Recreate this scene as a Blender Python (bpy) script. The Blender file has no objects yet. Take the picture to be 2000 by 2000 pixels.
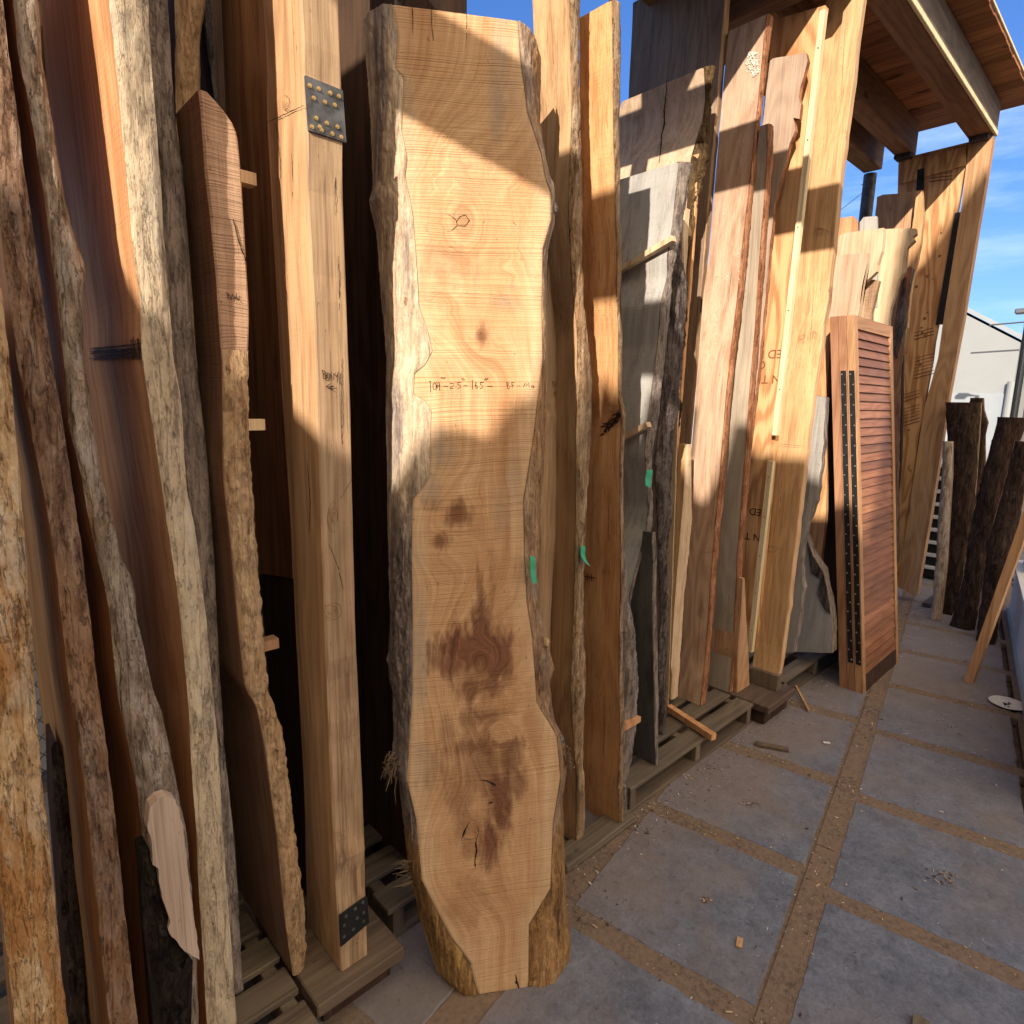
import bpy, math, random
from mathutils import Vector, noise, Matrix
random.seed(7)
S = bpy.context.scene
COL = S.collection

# ------------------------------------------------------------------ camera
FPX, CAMH = 1200.0, 1.66
YAW, PIT, ROL = math.radians(46.5), math.radians(10.35), math.radians(1.1)
_F = Vector((math.cos(YAW)*math.cos(PIT), math.sin(YAW)*math.cos(PIT), -math.sin(PIT)))
_R0 = Vector((math.sin(YAW), -math.cos(YAW), 0)); _U0 = _R0.cross(_F)
_R = math.cos(ROL)*_R0 + math.sin(ROL)*_U0
_U = -math.sin(ROL)*_R0 + math.cos(ROL)*_U0
cd = bpy.data.cameras.new('camera'); cam = bpy.data.objects.new('camera', cd); COL.objects.link(cam)
cd.sensor_width = 36; cd.lens = FPX/2000*36; cd.clip_start = .02; cd.clip_end = 800
cam.matrix_world = Matrix(((_R.x, _U.x, -_F.x, 0), (_R.y, _U.y, -_F.y, 0), (_R.z, _U.z, -_F.z, CAMH), (0, 0, 0, 1)))
S.camera = cam
S.render.resolution_x = S.render.resolution_y = 1024

# ------------------------------------------------------------------ light
SUN = Vector((1.85, .85, -1.0)).normalized()
sl = bpy.data.lights.new('sun', 'SUN'); so = bpy.data.objects.new('sun', sl); COL.objects.link(so)
sl.energy = 5.0; sl.angle = math.radians(.53); sl.color = (1.0, .86, .72)
so.rotation_euler = SUN.to_track_quat('-Z', 'Y').to_euler()
W = bpy.data.worlds.new('World'); S.world = W; W.use_nodes = True
nt = W.node_tree; nt.nodes.clear()
wo = nt.nodes.new('ShaderNodeOutputWorld'); bg = nt.nodes.new('ShaderNodeBackground')
sky = nt.nodes.new('ShaderNodeTexSky'); sky.sky_type = 'NISHITA'; sky.sun_disc = False
sky.sun_elevation = math.asin(-SUN.z); sky.sun_rotation = math.atan2(-SUN.x, -SUN.y)
sky.air_density = 1.0; sky.dust_density = .6; sky.ozone_density = 1.6
tc = nt.nodes.new('ShaderNodeTexCoord'); mp = nt.nodes.new('ShaderNodeMapping'); mp.inputs['Scale'].default_value = (1.4, 1.4, 7)
mp.inputs['Rotation'].default_value = (.25, .3, 0)
nz = nt.nodes.new('ShaderNodeTexNoise'); nz.inputs['Scale'].default_value = 1.9; nz.inputs['Detail'].default_value = 8; nz.inputs['Roughness'].default_value = .62
cr = nt.nodes.new('ShaderNodeValToRGB'); cr.color_ramp.elements[0].position = .5; cr.color_ramp.elements[1].position = .8
cr.color_ramp.elements[1].color = (.6, .6, .6, 1)
mx = nt.nodes.new('ShaderNodeMixRGB'); mx.inputs['Color2'].default_value = (4.2, 5.2, 6.4, 1)
tint = nt.nodes.new('ShaderNodeMixRGB'); tint.blend_type = 'MULTIPLY'; tint.inputs['Fac'].default_value = 1; hz = nt.nodes.new('ShaderNodeSeparateXYZ'); nt.links.new(tc.outputs['Generated'], hz.inputs[0])
hr = nt.nodes.new('ShaderNodeValToRGB'); hr.color_ramp.elements[0].color = (.34, .45, .68, 1); hr.color_ramp.elements[1].position = .5; hr.color_ramp.elements[1].color = (.32, .53, .88, 1)
nt.links.new(hz.outputs[2], hr.inputs[0]); nt.links.new(hr.outputs[0], tint.inputs['Color2'])
L = nt.links.new
L(tc.outputs['Generated'], mp.inputs['Vector']); L(mp.outputs[0], nz.inputs['Vector']); L(nz.outputs[0], cr.inputs[0])
L(sky.outputs[0], tint.inputs['Color1']); L(cr.outputs[0], mx.inputs['Fac']); L(tint.outputs[0], mx.inputs['Color1'])
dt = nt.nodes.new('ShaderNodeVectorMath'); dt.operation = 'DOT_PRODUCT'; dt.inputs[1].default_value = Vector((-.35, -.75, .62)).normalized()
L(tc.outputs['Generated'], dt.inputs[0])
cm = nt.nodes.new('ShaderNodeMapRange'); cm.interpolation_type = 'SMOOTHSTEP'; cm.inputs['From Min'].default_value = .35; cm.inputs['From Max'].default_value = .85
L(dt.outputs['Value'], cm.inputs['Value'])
fill_sky = nt.nodes.new('ShaderNodeMixRGB'); fill_sky.inputs['Color2'].default_value = (10.6, 8.4, 6.0, 1)   # bright warm patch added to the unseen sky to fill the shade
L(cm.outputs[0], fill_sky.inputs['Fac']); L(mx.outputs[0], fill_sky.inputs['Color1']); L(fill_sky.outputs[0], bg.inputs[0])
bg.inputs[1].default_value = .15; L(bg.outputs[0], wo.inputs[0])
S.view_settings.view_transform = 'Standard'; S.view_settings.look = 'None'; S.view_settings.exposure = .64; S.view_settings.gamma = 1
S.render.engine = 'CYCLES'

# ------------------------------------------------------------------ picture <-> place
CAM = Vector((0, 0, CAMH))
def ray(p): return _F*FPX + _R*(p[0]-1000) - _U*(p[1]-1000)
def plz(p, z): d = ray(p); return CAM + d*((z-CAMH)/d.z)
def ply(p, y): d = ray(p); return CAM + d*(y/d.y)
def plx(p, x): d = ray(p); return CAM + d*(x/d.x)
def pln(p, o, n): d = ray(p); return CAM + d*((o-CAM).dot(n)/d.dot(n))
def pr(P):
    q = P-CAM; w = max(q.dot(_F), 1e-3); return (1000+FPX*q.dot(_R)/w, 1000-FPX*q.dot(_U)/w)
def poly(pts, y):
    pts = sorted(pts, key=lambda t: t[1])
    if y <= pts[0][1] or y >= pts[-1][1]:
        if len(pts) == 1: return pts[0][0]
        e = pts[0] if y <= pts[0][1] else pts[-1]
        o = pts[-1] if y <= pts[0][1] else pts[0]
        for c in (pts if y <= pts[0][1] else reversed(pts)):
            if abs(c[1]-e[1]) > 350: o = c; break
        return e[0] + (y-e[1])*(o[0]-e[0])/((o[1]-e[1]) or 1)
    for a, b in zip(pts, pts[1:]):
        if a[1] <= y <= b[1]:
            t = (y-a[1])/((b[1]-a[1]) or 1); return a[0]+(b[0]-a[0])*t
def bis(f, a, b, n=34):
    fa = f(a)
    for _ in range(n):
        m = (a+b)/2; fm = f(m)
        if (fm > 0) == (fa > 0): a, fa = m, fm
        else: b = m
    return (a+b)/2

# ------------------------------------------------------------------ materials
class NT:
    def __init__(s, name):
        s.m = bpy.data.materials.new(name); s.m.use_nodes = True; s.t = s.m.node_tree; s.t.nodes.clear()
        s.out = s.n('ShaderNodeOutputMaterial'); s.b = s.n('ShaderNodeBsdfPrincipled'); s.l(s.b.outputs[0], s.out.inputs[0])
        s.b.inputs['Roughness'].default_value = .85; s.b.inputs['Specular IOR Level'].default_value = .25
    def n(s, t, **k):
        x = s.t.nodes.new(t)
        for a, v in k.items(): setattr(x, a, v)
        return x
    def l(s, a, b): s.t.links.new(a, b)
    def coords(s, scale=(1, 1, 1), rnd=True):
        if not hasattr(s, 'oc'):
            t = s.n('ShaderNodeTexCoord'); o = s.n('ShaderNodeObjectInfo'); v = s.n('ShaderNodeVectorMath', operation='MULTIPLY_ADD')
            c = s.n('ShaderNodeCombineXYZ')
            for i in range(3): s.l(o.outputs['Random'], c.inputs[i])
            v.inputs[1].default_value = (37.1, 23.7, 51.3); s.l(c.outputs[0], v.inputs[0]); s.l(t.outputs['Object'], v.inputs[2]); s.oc = v.outputs[0]; s.raw = t.outputs['Object']; s.rnd = o.outputs['Random']
        m = s.n('ShaderNodeMapping'); m.inputs['Scale'].default_value = scale; s.l(s.oc, m.inputs['Vector']); return m.outputs[0]
    def noise(s, vec, sc=1, det=5, ro=.55, dist=0):
        x = s.n('ShaderNodeTexNoise'); s.l(vec, x.inputs['Vector']); x.inputs['Scale'].default_value = sc; x.inputs['Detail'].default_value = det
        x.inputs['Roughness'].default_value = ro; x.inputs['Distortion'].default_value = dist; return x.outputs[0]
    def ramp(s, f, stops, interp='LINEAR'):
        r = s.n('ShaderNodeValToRGB'); e = r.color_ramp.elements; r.color_ramp.interpolation = interp
        while len(e) < len(stops): e.new(.5)
        for q, (p, c) in zip(e, stops):
            q.position = p; q.color = (c, c, c, 1) if isinstance(c, (int, float)) else (*c, 1)
        s.l(f, r.inputs[0]); return r.outputs[0]
    def mix(s, f, a, b, mode='MIX'):
        x = s.n('ShaderNodeMixRGB', blend_type=mode)
        for i, v in enumerate((f, a, b)):
            if isinstance(v, (int, float)): x.inputs[i].default_value = v if i == 0 else (v, v, v, 1)
            elif isinstance(v, tuple): x.inputs[i].default_value = (*v, 1)
            else: s.l(v, x.inputs[i])
        return x.outputs[0]
    def math(s, op, a, b=0, c=0):
        x = s.n('ShaderNodeMath', operation=op)
        for i, v in enumerate((a, b, c)):
            if isinstance(v, (int, float)): x.inputs[i].default_value = v
            else: s.l(v, x.inputs[i])
        return x.outputs[0]
    def bump(s, h, dist, strength=1):
        x = s.n('ShaderNodeBump'); x.inputs['Distance'].default_value = dist; x.inputs['Strength'].default_value = strength
        if hasattr(s, 'lastb'): s.l(s.lastb, x.inputs['Normal'])
        s.l(h, x.inputs['Height']); s.lastb = x.outputs[0]; s.l(x.outputs[0], s.b.inputs['Normal'])
    def col(s, c): s.l(c, s.b.inputs['Base Color'])

def wood(name, c1, c2, stain=(.2, .1, .05), sa=.35, saw=.5, knots=.5, weather=0., grey=(.3, .29, .27), rings=.35, axis=2, rough=.8, sawsc=260, isl=False):
    k = NT(name)
    def sc(a, b):
        v = [a, a, a]; v[axis] = b; return tuple(v)
    warp = k.noise(k.coords(sc(3, .55)), 1, 3, .5)
    # flowing rings (contours of a slow noise)
    rg = k.math('SINE', k.math('MULTIPLY', warp, 95)); rg = k.math('MULTIPLY_ADD', rg, .5, .5)
    fine = k.noise(k.coords(sc(150, 1.3)), 1, 6, .62)
    med = k.noise(k.coords(sc(22, .8)), 1, 5, .6, .6)
    g = k.math('ADD', k.math('MULTIPLY', fine, .5), k.math('MULTIPLY', med, .5))
    g = k.math('MULTIPLY_ADD', k.math('SUBTRACT', rg, .5), rings*.3, g)
    base = k.ramp(g, [(.36, c1), (.5, tuple((a*.4+b*.6) for a, b in zip(c1, c2))), (.63, c2)])
    big = k.noise(k.coords(sc(2.6, .9)), 1, 4, .6)
    pit = k.ramp(k.noise(k.coords(sc(260, 4)), 1, 2, .5), [(.3, .55), (.42, 1)])
    base = k.mix(.7, base, pit, 'MULTIPLY')
    if isl:
        gi = k.n('ShaderNodeNewGeometry'); base = k.mix(1, base, k.ramp(gi.outputs['Random Per Island'], [(0, (.62, .6, .58)), (1, (1.12, 1.08, 1.05))]), 'MULTIPLY')
    base = k.mix(k.math('MULTIPLY', k.ramp(big, [(.45, 0), (.72, 1)]), sa), base, stain)
    if weather:
        wn = k.noise(k.coords(sc(9, 1.6)), 1, 6, .7)
        base = k.mix(k.math('MULTIPLY', k.ramp(wn, [(.36, 0), (.62, 1)]), weather), base, grey)
    if knots:
        v = k.n('ShaderNodeTexVoronoi'); v.inputs['Scale'].default_value = 1
        kn = k.noise(k.coords((9, 9, 9)), 1, 2)
        vv = k.n('ShaderNodeVectorMath', operation='MULTIPLY_ADD'); vv.inputs[1].default_value = (.5, .5, .5); k.l(kn, vv.inputs[0]); k.l(k.coords(sc(5.5, 1.9)), vv.inputs[2])
        k.l(vv.outputs[0], v.inputs['Vector'])
        kf = k.ramp(v.outputs['Distance'], [(.05, 1), (.1, .75), (.13, .12), (.24, 0)])
        base = k.mix(k.math('MULTIPLY', kf, knots), base, tuple(x*.33 for x in stain))
    sn = k.ramp(k.noise(k.coords((2, 2, 1.4)), 1, 3), [(.38, .15), (.66, 1)])
    dn = k.noise(k.coords((3, 3, 3)), 1, 3)
    sx = k.n('ShaderNodeSeparateXYZ'); k.l(k.coords((1, 1, 1)), sx.inputs[0])
    zz = k.math('ADD', k.math('MULTIPLY', sx.outputs[axis], sawsc), k.math('MULTIPLY', dn, 14))
    ln = k.n('ShaderNodeTexNoise', noise_dimensions='1D'); k.l(zz, ln.inputs['W']); ln.inputs['Scale'].default_value = 1; ln.inputs['Detail'].default_value = 3
    sw = k.ramp(ln.outputs[0], [(.36, 0), (.48, 1)])
    brk = k.noise(k.coords(sc(14, 60)), 1, 3)
    sw = k.mix(k.ramp(brk, [(.4, 0), (.6, .6)]), sw, 1.0)
    dk = k.mix(k.math('MULTIPLY', sn, saw), (1.0, 1.0, 1.0), k.mix(sw, (.62, .57, .52), (1.04, 1.03, 1.02)))
    base = k.mix(1, base, dk, 'MULTIPLY')
    spk = k.ramp(k.noise(k.coords(sc(150, 50)), 1, 2), [(.27, .35), (.31, 1)])
    base = k.mix(.6, base, spk, 'MULTIPLY')
    hv = k.n('ShaderNodeHueSaturation'); k.l(base, hv.inputs['Color']); k.l(k.math('MULTIPLY_ADD', k.rnd, .3, .85), hv.inputs['Value']); k.l(k.math('MULTIPLY_ADD', k.rnd, .02, .49), hv.inputs['Hue'])
    k.col(hv.outputs[0]); k.b.inputs['Roughness'].default_value = rough
    k.bump(sw, .0022, saw); k.bump(fine, .0018, .7); k.bump(med, .003, .5)
    return k.m

def bark(name, c1, c2, c3, lichen=.3, lc=(.55, .53, .47), depth=.012, sc=1., axis=2, orange=0.):
    k = NT(name)
    def s3(a, b):
        v = [a*sc, a*sc, a*sc]; v[axis] = b*sc; return tuple(v)
    ridge = k.noise(k.coords(s3(85, 11)), 1, 9, .68, .25)
    blot = k.noise(k.coords(s3(16, 5)), 1, 8, .7)
    fine = k.noise(k.coords(s3(230, 90)), 1, 5, .75)
    vf = k.n('ShaderNodeTexVoronoi'); vf.inputs['Scale'].default_value = 1; vm = k.n('ShaderNodeVectorMath', operation='MULTIPLY_ADD'); vm.inputs[1].default_value = (.8, .8, .8)
    k.l(ridge, vm.inputs[0]); k.l(k.coords(s3(60, 14)), vm.inputs[2]); k.l(vm.outputs[0], vf.inputs['Vector'])
    fl = k.n('ShaderNodeSeparateXYZ'); k.l(vf.outputs['Color'], fl.inputs[0])
    g = k.math('ADD', k.math('MULTIPLY', ridge, .42), k.math('ADD', k.math('MULTIPLY', blot, .26), k.math('ADD', k.math('MULTIPLY', fine, .24), k.math('MULTIPLY', fl.outputs[0], .09))))
    base = k.ramp(g, [(.40, c1), (.49, c2), (.60, c3)])
    lf = k.ramp(k.noise(k.coords(s3(15, 5)), 1, 10, .8), [(.52, 0), (.57, 1)])
    base = k.mix(k.math('MULTIPLY', lf, lichen), base, lc)
    if orange:
        of = k.ramp(k.noise(k.coords(s3(9, 1.8)), 1, 9, .75), [(.5, 0), (.58, 1)])
        base = k.mix(k.math('MULTIPLY', of, orange), base, (.40, .185, .055))
    pits = k.ramp(k.noise(k.coords(s3(120, 60)), 1, 3, .6), [(.31, .35), (.38, 1)])
    base = k.mix(.55, base, pits, 'MULTIPLY')
    v = k.n('ShaderNodeTexVoronoi', feature='DISTANCE_TO_EDGE'); wv = k.n('ShaderNodeVectorMath', operation='MULTIPLY_ADD'); wv.inputs[1].default_value = (2.2, 2.2, 2.2)
    k.l(ridge, wv.inputs[0]); k.l(k.coords(s3(48, 3.6)), wv.inputs[2]); k.l(wv.outputs[0], v.inputs['Vector']); v.inputs['Scale'].default_value = 1
    crk = k.ramp(v.outputs['Distance'], [(0, .3), (.07, 1)])
    base = k.mix(.35, base, crk, 'MULTIPLY')
    hv = k.n('ShaderNodeHueSaturation'); k.l(base, hv.inputs['Color']); k.l(k.math('MULTIPLY_ADD', k.rnd, .3, .85), hv.inputs['Value'])
    k.col(hv.outputs[0]); k.b.inputs['Roughness'].default_value = .95; k.b.inputs['Specular IOR Level'].default_value = .12
    k.bump(crk, depth*.25, .8); k.bump(ridge, depth, 1); k.bump(fine, depth*.4, .8)
    return k.m
def plain(name, c, rough=.6, metal=0., var=.15, bmp=0., sc=30):
    k = NT(name); n = k.noise(k.coords((sc, sc, sc)), 1, 6, .6)
    k.col(k.ramp(n, [(.3, tuple(x*(1-var) for x in c)), (.7, tuple(min(1, x*(1+var)) for x in c))]))
    k.b.inputs['Roughness'].default_value = rough; k.b.inputs['Metallic'].default_value = metal
    if bmp: k.bump(n, bmp)
    return k.m

M = {}
M['maple'] = wood('maple_sawn', (.34, .195, .105), (.60, .40, .235), (.33, .15, .07), .4, .5, .4)
M['tan'] = wood('tan_fir', (.33, .18, .085), (.60, .385, .205), (.36, .17, .075), .4, .14, .6, .15, (.38, .3, .21), .35)
M['fir'] = wood('fir_timber', (.33, .175, .09), (.60, .37, .20), (.40, .18, .08), .4, .08, .6, .22, (.36, .3, .24), .4)
M['firgrey'] = wood('weathered_timber', (.17, .10, .058), (.50, .34, .20), (.27, .15, .08), .4, .08, .6, .25, (.37, .29, .2), .2)
M['orange'] = wood('orange_fir', (.40, .185, .08), (.64, .365, .185), (.36, .14, .06), .4, .3, .3)
M['red'] = wood('redwood', (.17, .06, .025), (.40, .19, .09), (.12, .04, .02), .6, .1, .4)
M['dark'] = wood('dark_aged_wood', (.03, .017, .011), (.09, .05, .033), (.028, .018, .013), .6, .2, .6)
M['brownface'] = wood('brown_sawn_face', (.24, .15, .095), (.44, .30, .19), (.2, .12, .075), .45, .9, .2, sawsc=330)
M['grey'] = wood('grey_weathered_face', (.22, .2, .18), (.46, .43, .38), (.16, .145, .13), .5, .35, .5, .7, (.4, .41, .4))
M['greyd'] = wood('dark_grey_face', (.06, .055, .05), (.17, .155, .13), (.05, .05, .052), .5, .7, .4, .5, (.11, .115, .12))
M['walnut'] = wood('brown_grey_face', (.15, .10, .068), (.36, .265, .185), (.13, .09, .06), .5, .3, .4, .3, (.29, .225, .17))
M['cream'] = wood('cream_face', (.44, .31, .19), (.66, .50, .34), (.42, .27, .15), .25, .15, .3)
M['black'] = wood('blackened_face', (.03, .027, .03), (.085, .075, .075), (.03, .03, .035), .4, .2, .1, .2, (.12, .11, .11))
M['lvl'] = wood('veneer_lumber', (.40, .20, .09), (.64, .385, .195), (.42, .19, .08), .3, .0, .8, 0, rings=1.1)
M['plank'] = wood('pallet_board', (.09, .065, .045), (.22, .165, .115), (.07, .05, .035), .5, .25, .5, .5, (.15, .125, .1))
M['plankx'] = wood('pallet_board_lengthwise', (.075, .056, .04), (.19, .145, .10), (.065, .047, .034), .6, .3, .5, .5, (.125, .108, .088), axis=0)
M['beamx'] = wood('beam_lengthwise', (.20, .11, .055), (.38, .23, .12), (.14, .07, .035), .6, .05, .8, .25, (.15, .11, .08), axis=0)
M['beamgrey'] = wood('beam_grey', (.10, .082, .066), (.24, .2, .165), (.08, .06, .05), .5, .05, .6, .6, (.18, .16, .14), axis=0)
M['beamy'] = wood('beam_crosswise', (.14, .08, .045), (.30, .18, .10), (.1, .05, .03), .6, .05, .8, .2, axis=1)
M['roof'] = wood('roof_board', (.27, .115, .05), (.50, .245, .115), (.16, .065, .03), .5, .0, .9, axis=1, isl=True)
M['lightstrip'] = wood('pale_strip', (.6, .5, .3), (.8, .7, .46), (.55, .42, .25), .2, 0, .2)
M['shutter'] = wood('shutter_wood', (.27, .135, .068), (.46, .26, .14), (.27, .12, .06), .35, .05, .2, axis=2, rough=.55)
M['shutslat'] = wood('shutter_slat', (.24, .115, .052), (.42, .225, .11), (.24, .1, .045), .4, .0, .1, axis=0, rough=.5, isl=True)
M['saweddge'] = wood('saw_marked_edge', (.40, .255, .15), (.64, .45, .29), (.36, .2, .11), .3, .85, .2, sawsc=300)
M['redface'] = wood('reddish_sawn_face', (.34, .155, .06), (.56, .315, .14), (.27, .10, .04), .5, .35, .3)
M['warmface'] = wood('warm_sawn_face', (.46, .23, .085), (.70, .44, .21), (.38, .16, .06), .5, .3, .3)
M['pinkfir'] = wood('pinkish_fir', (.34, .205, .13), (.585, .405, .285), (.3, .17, .1), .35, .05, .4, .2, (.42, .34, .28), .5)
M['dustgrey'] = wood('dusty_grey_board', (.26, .205, .155), (.45, .375, .285), (.2, .15, .11), .45, .1, .4, .4, (.36, .32, .27))
M['brokenpink'] = wood('weathered_pink_board', (.27, .17, .115), (.47, .335, .245), (.22, .13, .09), .4, .05, .4, .4, (.34, .3, .27))
M['b_tan'] = bark('bark_tan', (.10, .06, .035), (.30, .2, .12), (.46, .34, .22), .3, (.52, .45, .34), orange=.3)
M['b_red'] = bark('bark_reddish', (.085, .045, .028), (.26, .155, .10), (.44, .31, .22), .25, (.42, .35, .31), .009, orange=.35)
M['b_pale'] = bark('bark_pale', (.20, .155, .11), (.47, .375, .26), (.60, .49, .34), .5, (.55, .49, .38), .006)
M['b_grey'] = bark('bark_grey', (.07, .055, .05), (.22, .185, .165), (.36, .29, .25), .3, (.46, .4, .33), .009)
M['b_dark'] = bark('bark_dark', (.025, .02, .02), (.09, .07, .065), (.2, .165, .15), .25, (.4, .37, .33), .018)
M['b_white'] = bark('bark_bleached', (.12, .085, .06), (.33, .26, .2), (.54, .47, .4), .45, (.56, .52, .47), .009, orange=.25)
M['b_gold'] = bark('bark_golden', (.17, .085, .035), (.46, .30, .155), (.68, .51, .31), .35, (.64, .57, .48), .008, orange=.8)
M['b_honey'] = bark('barkless_edge', (.20, .12, .065), (.40, .265, .15), (.56, .40, .24), .2, (.52, .4, .27), .005, orange=.12)
M['b_rust'] = bark('bark_rust', (.14, .05, .025), (.33, .14, .07), (.48, .25, .14), .1, (.5, .35, .25), .01)
M['b_brown'] = bark('bark_brown_log', (.016, .011, .01), (.055, .036, .03), (.115, .075, .058), .12, (.2, .16, .14), .02, orange=.06)
M['moss'] = bark('moss_fringe', (.03, .018, .008), (.10, .062, .03), (.24, .155, .075), .15, (.32, .22, .12), .02)
M['rot'] = bark('rotten_wood', (.008, .007, .006), (.025, .02, .017), (.06, .048, .038), .08, (.2, .16, .12), .03)
M['cut'] = wood('fresh_cut', (.34, .25, .19), (.52, .41, .33), (.4, .27, .2), .3, .05, .1)
M['dustred'] = wood('dusty_reddish_block', (.075, .05, .036), (.16, .112, .08), (.06, .04, .03), .5, .1, .2, .3, (.12, .095, .075), axis=0)
M['knotd'] = plain('knot_wood', (.24, .11, .055), .8, 0, .3)
M['knotr'] = plain('knot_ring_wood', (.25, .145, .08), .8, 0, .3)
M['ink'] = plain('marker_ink', (.035, .02, .015), .7)
M['stamp'] = plain('printed_ink', (.2, .075, .03), .8)
M['crack'] = plain('crack', (.012, .008, .006), .9)
M['steel'] = plain('dark_steel', (.105, .108, .115), .6, .5, .55, .0008, 25)
M['steelb'] = plain('black_steel', (.025, .027, .03), .5, .5, .3)
M['brass'] = plain('brass_screw', (.48, .34, .14), .45, .8)
M['bright'] = plain('bright_screw', (.75, .75, .72), .3, .9)
M['tape'] = plain('green_tape', (.05, .36, .21), .6, 0, .1)
M['white'] = plain('white_paint', (.62, .63, .62), .6, 0, .1, .001)
M['wall'] = plain('pale_cladding', (.28, .305, .31), .7, 0, .03, 0, 3)
M['wall2'] = plain('pale_blue_cladding', (.30, .34, .37), .7, 0, .04, 0, 3)
M['pale'] = plain('pale_sheet', (.50, .56, .63), .6, 0, .05)
M['wire'] = plain('galvanised_wire', (.2, .2, .2), .4, .8)
M['blackp'] = plain('black_plastic', (.015, .015, .016), .5)
M['straw'] = plain('fibre', (.13, .09, .062), .9, 0, .3)
M['greyroof'] = plain('roofing_edge', (.3, .3, .3), .8)

# ------------------------------------------------------------------ object helpers
def tag(o, label=None, cat=None, group=None, kind=None):
    if label: o['label'] = label
    if cat: o['category'] = cat
    if group: o['group'] = group
    if kind: o['kind'] = kind
    return o
def mk(name, V, F, mats, parent=None, origin=None, mi=None, smooth=False):
    o0 = Vector(origin) if origin is not None else Vector((0, 0, 0))
    me = bpy.data.meshes.new(name); me.from_pydata([tuple(Vector(v)-o0) for v in V], [], F); me.update()
    for m in (mats if isinstance(mats, (list, tuple)) else [mats]): me.materials.append(M[m] if isinstance(m, str) else m)
    if mi: me.polygons.foreach_set('material_index', mi)
    if smooth: me.polygons.foreach_set('use_smooth', [True]*len(me.polygons))
    o = bpy.data.objects.new(name, me); COL.objects.link(o); o.location = o0
    if parent is not None:
        o.parent = parent; pl = parent.location; gp = parent.parent
        o.location = o0 - pl - (gp.location if gp else Vector((0, 0, 0)))
    return o
def empty(name, loc, parent=None):
    o = bpy.data.objects.new(name, None); COL.objects.link(o); o.location = loc; o.empty_display_size = .1
    if parent is not None: o.parent = parent; o.location = Vector(loc)-parent.location
    return o
class B:
    """collects boxes / bars / tubes as one mesh"""
    def __init__(s): s.V = []; s.F = []; s.I = []
    def add(s, V, F, i=0):
        n = len(s.V); s.V += [Vector(v) for v in V]; s.F += [[a+n for a in f] for f in F]; s.I += [i]*len(F)
    def hexa(s, c, i=0, bev=.0):
        s.add(c, [[0, 3, 2, 1], [4, 5, 6, 7], [0, 1, 5, 4], [1, 2, 6, 5], [2, 3, 7, 6], [3, 0, 4, 7]], i)
    def box(s, x0, x1, y0, y1, z0, z1, i=0, c=.003):
        # chamfered box
        c = min(c, (x1-x0)*.3, (y1-y0)*.3, (z1-z0)*.3)
        V = []
        X = (x0, x1); Y = (y0, y1); Z = (z0, z1); idx = {}
        for a in (0, 1):
            for b in (0, 1):
                for d in (0, 1):
                    sx, sy, sz = (1, -1)[a], (1, -1)[b], (1, -1)[d]
                    for ax in range(3):
                        p = [X[a]+(0 if ax == 0 else sx*c), Y[b]+(0 if ax == 1 else sy*c), Z[d]+(0 if ax == 2 else sz*c)]
                        idx[(a, b, d, ax)] = len(V); V.append(p)
        F = []
        for ax in range(3):
            o = [q for q in range(3) if q != ax]
            for e in (0, 1):
                r = []
                for u, v in ((0, 0), (1, 0), (1, 1), (0, 1)):
                    k = [0, 0, 0]; k[ax] = e; k[o[0]] = u; k[o[1]] = v; r.append(idx[(*k, ax)])
                F.append(r)
        for ax in range(3):       # edge chamfers running along ax
            o = [q for q in range(3) if q != ax]
            for u in (0, 1):
                for v in (0, 1):
                    k0 = [0, 0, 0]; k1 = [0, 0, 0]; k0[ax] = 0; k1[ax] = 1
                    for k in (k0, k1): k[o[0]] = u; k[o[1]] = v
                    F.append([idx[(*k0, o[0])], idx[(*k1, o[0])], idx[(*k1, o[1])], idx[(*k0, o[1])]])
        for a in (0, 1):
            for b in (0, 1):
                for d in (0, 1): F.append([idx[(a, b, d, q)] for q in range(3)])
        s.add(V, F, i)
    def bar(s, p, q, w, h, up=Vector((0, 0, 1)), i=0):
        p, q = Vector(p), Vector(q); d = (q-p).normalized(); r = d.cross(up)
        if r.length < 1e-4: r = d.cross(Vector((1, 0, 0)))
        r.normalize(); u = r.cross(d)
        c = []
        for e in (p, q):
            for a, b in ((-1, -1), (1, -1), (1, 1), (-1, 1)): c.append(e+r*a*w/2+u*b*h/2)
        s.hexa([c[0], c[1], c[2], c[3], c[4], c[5], c[6], c[7]], i)
    def tube(s, pts, r, n=8, i=0):
        pts = [Vector(p) for p in pts]; rs = r if isinstance(r, (list, tuple)) else [r]*len(pts); V = []
        for j, p in enumerate(pts):
            d = (pts[min(j+1, len(pts)-1)]-pts[max(j-1, 0)]).normalized(); a = d.cross(Vector((.13, .27, .95)))
            if a.length < 1e-3: a = d.cross(Vector((1, 0, 0)))
            a.normalize(); b = d.cross(a)
            for t in range(n): V.append(p+(a*math.cos(2*math.pi*t/n)+b*math.sin(2*math.pi*t/n))*rs[j])
        F = []
        for j in range(len(pts)-1):
            for t in range(n): F.append([j*n+t, j*n+(t+1) % n, (j+1)*n+(t+1) % n, (j+1)*n+t])
        F += [list(range(n))[::-1], [len(V)-n+t for t in range(n)]]; s.add(V, F, i)
    def build(s, name, mats, parent=None, origin=None, smooth=False):
        if origin is None: 
            origin = (sum(v.x for v in s.V)/len(s.V), sum(v.y for v in s.V)/len(s.V), min(v.z for v in s.V)) if parent is None else parent_world(parent)
        # outward normals
        o = mk(name, s.V, s.F, mats, parent, origin, s.I, smooth)
        return fixn(o)
def fixn(o):
    import bmesh
    bm = bmesh.new(); bm.from_mesh(o.data); bmesh.ops.recalc_face_normals(bm, faces=bm.faces); bm.to_mesh(o.data); bm.free(); return o
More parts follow.
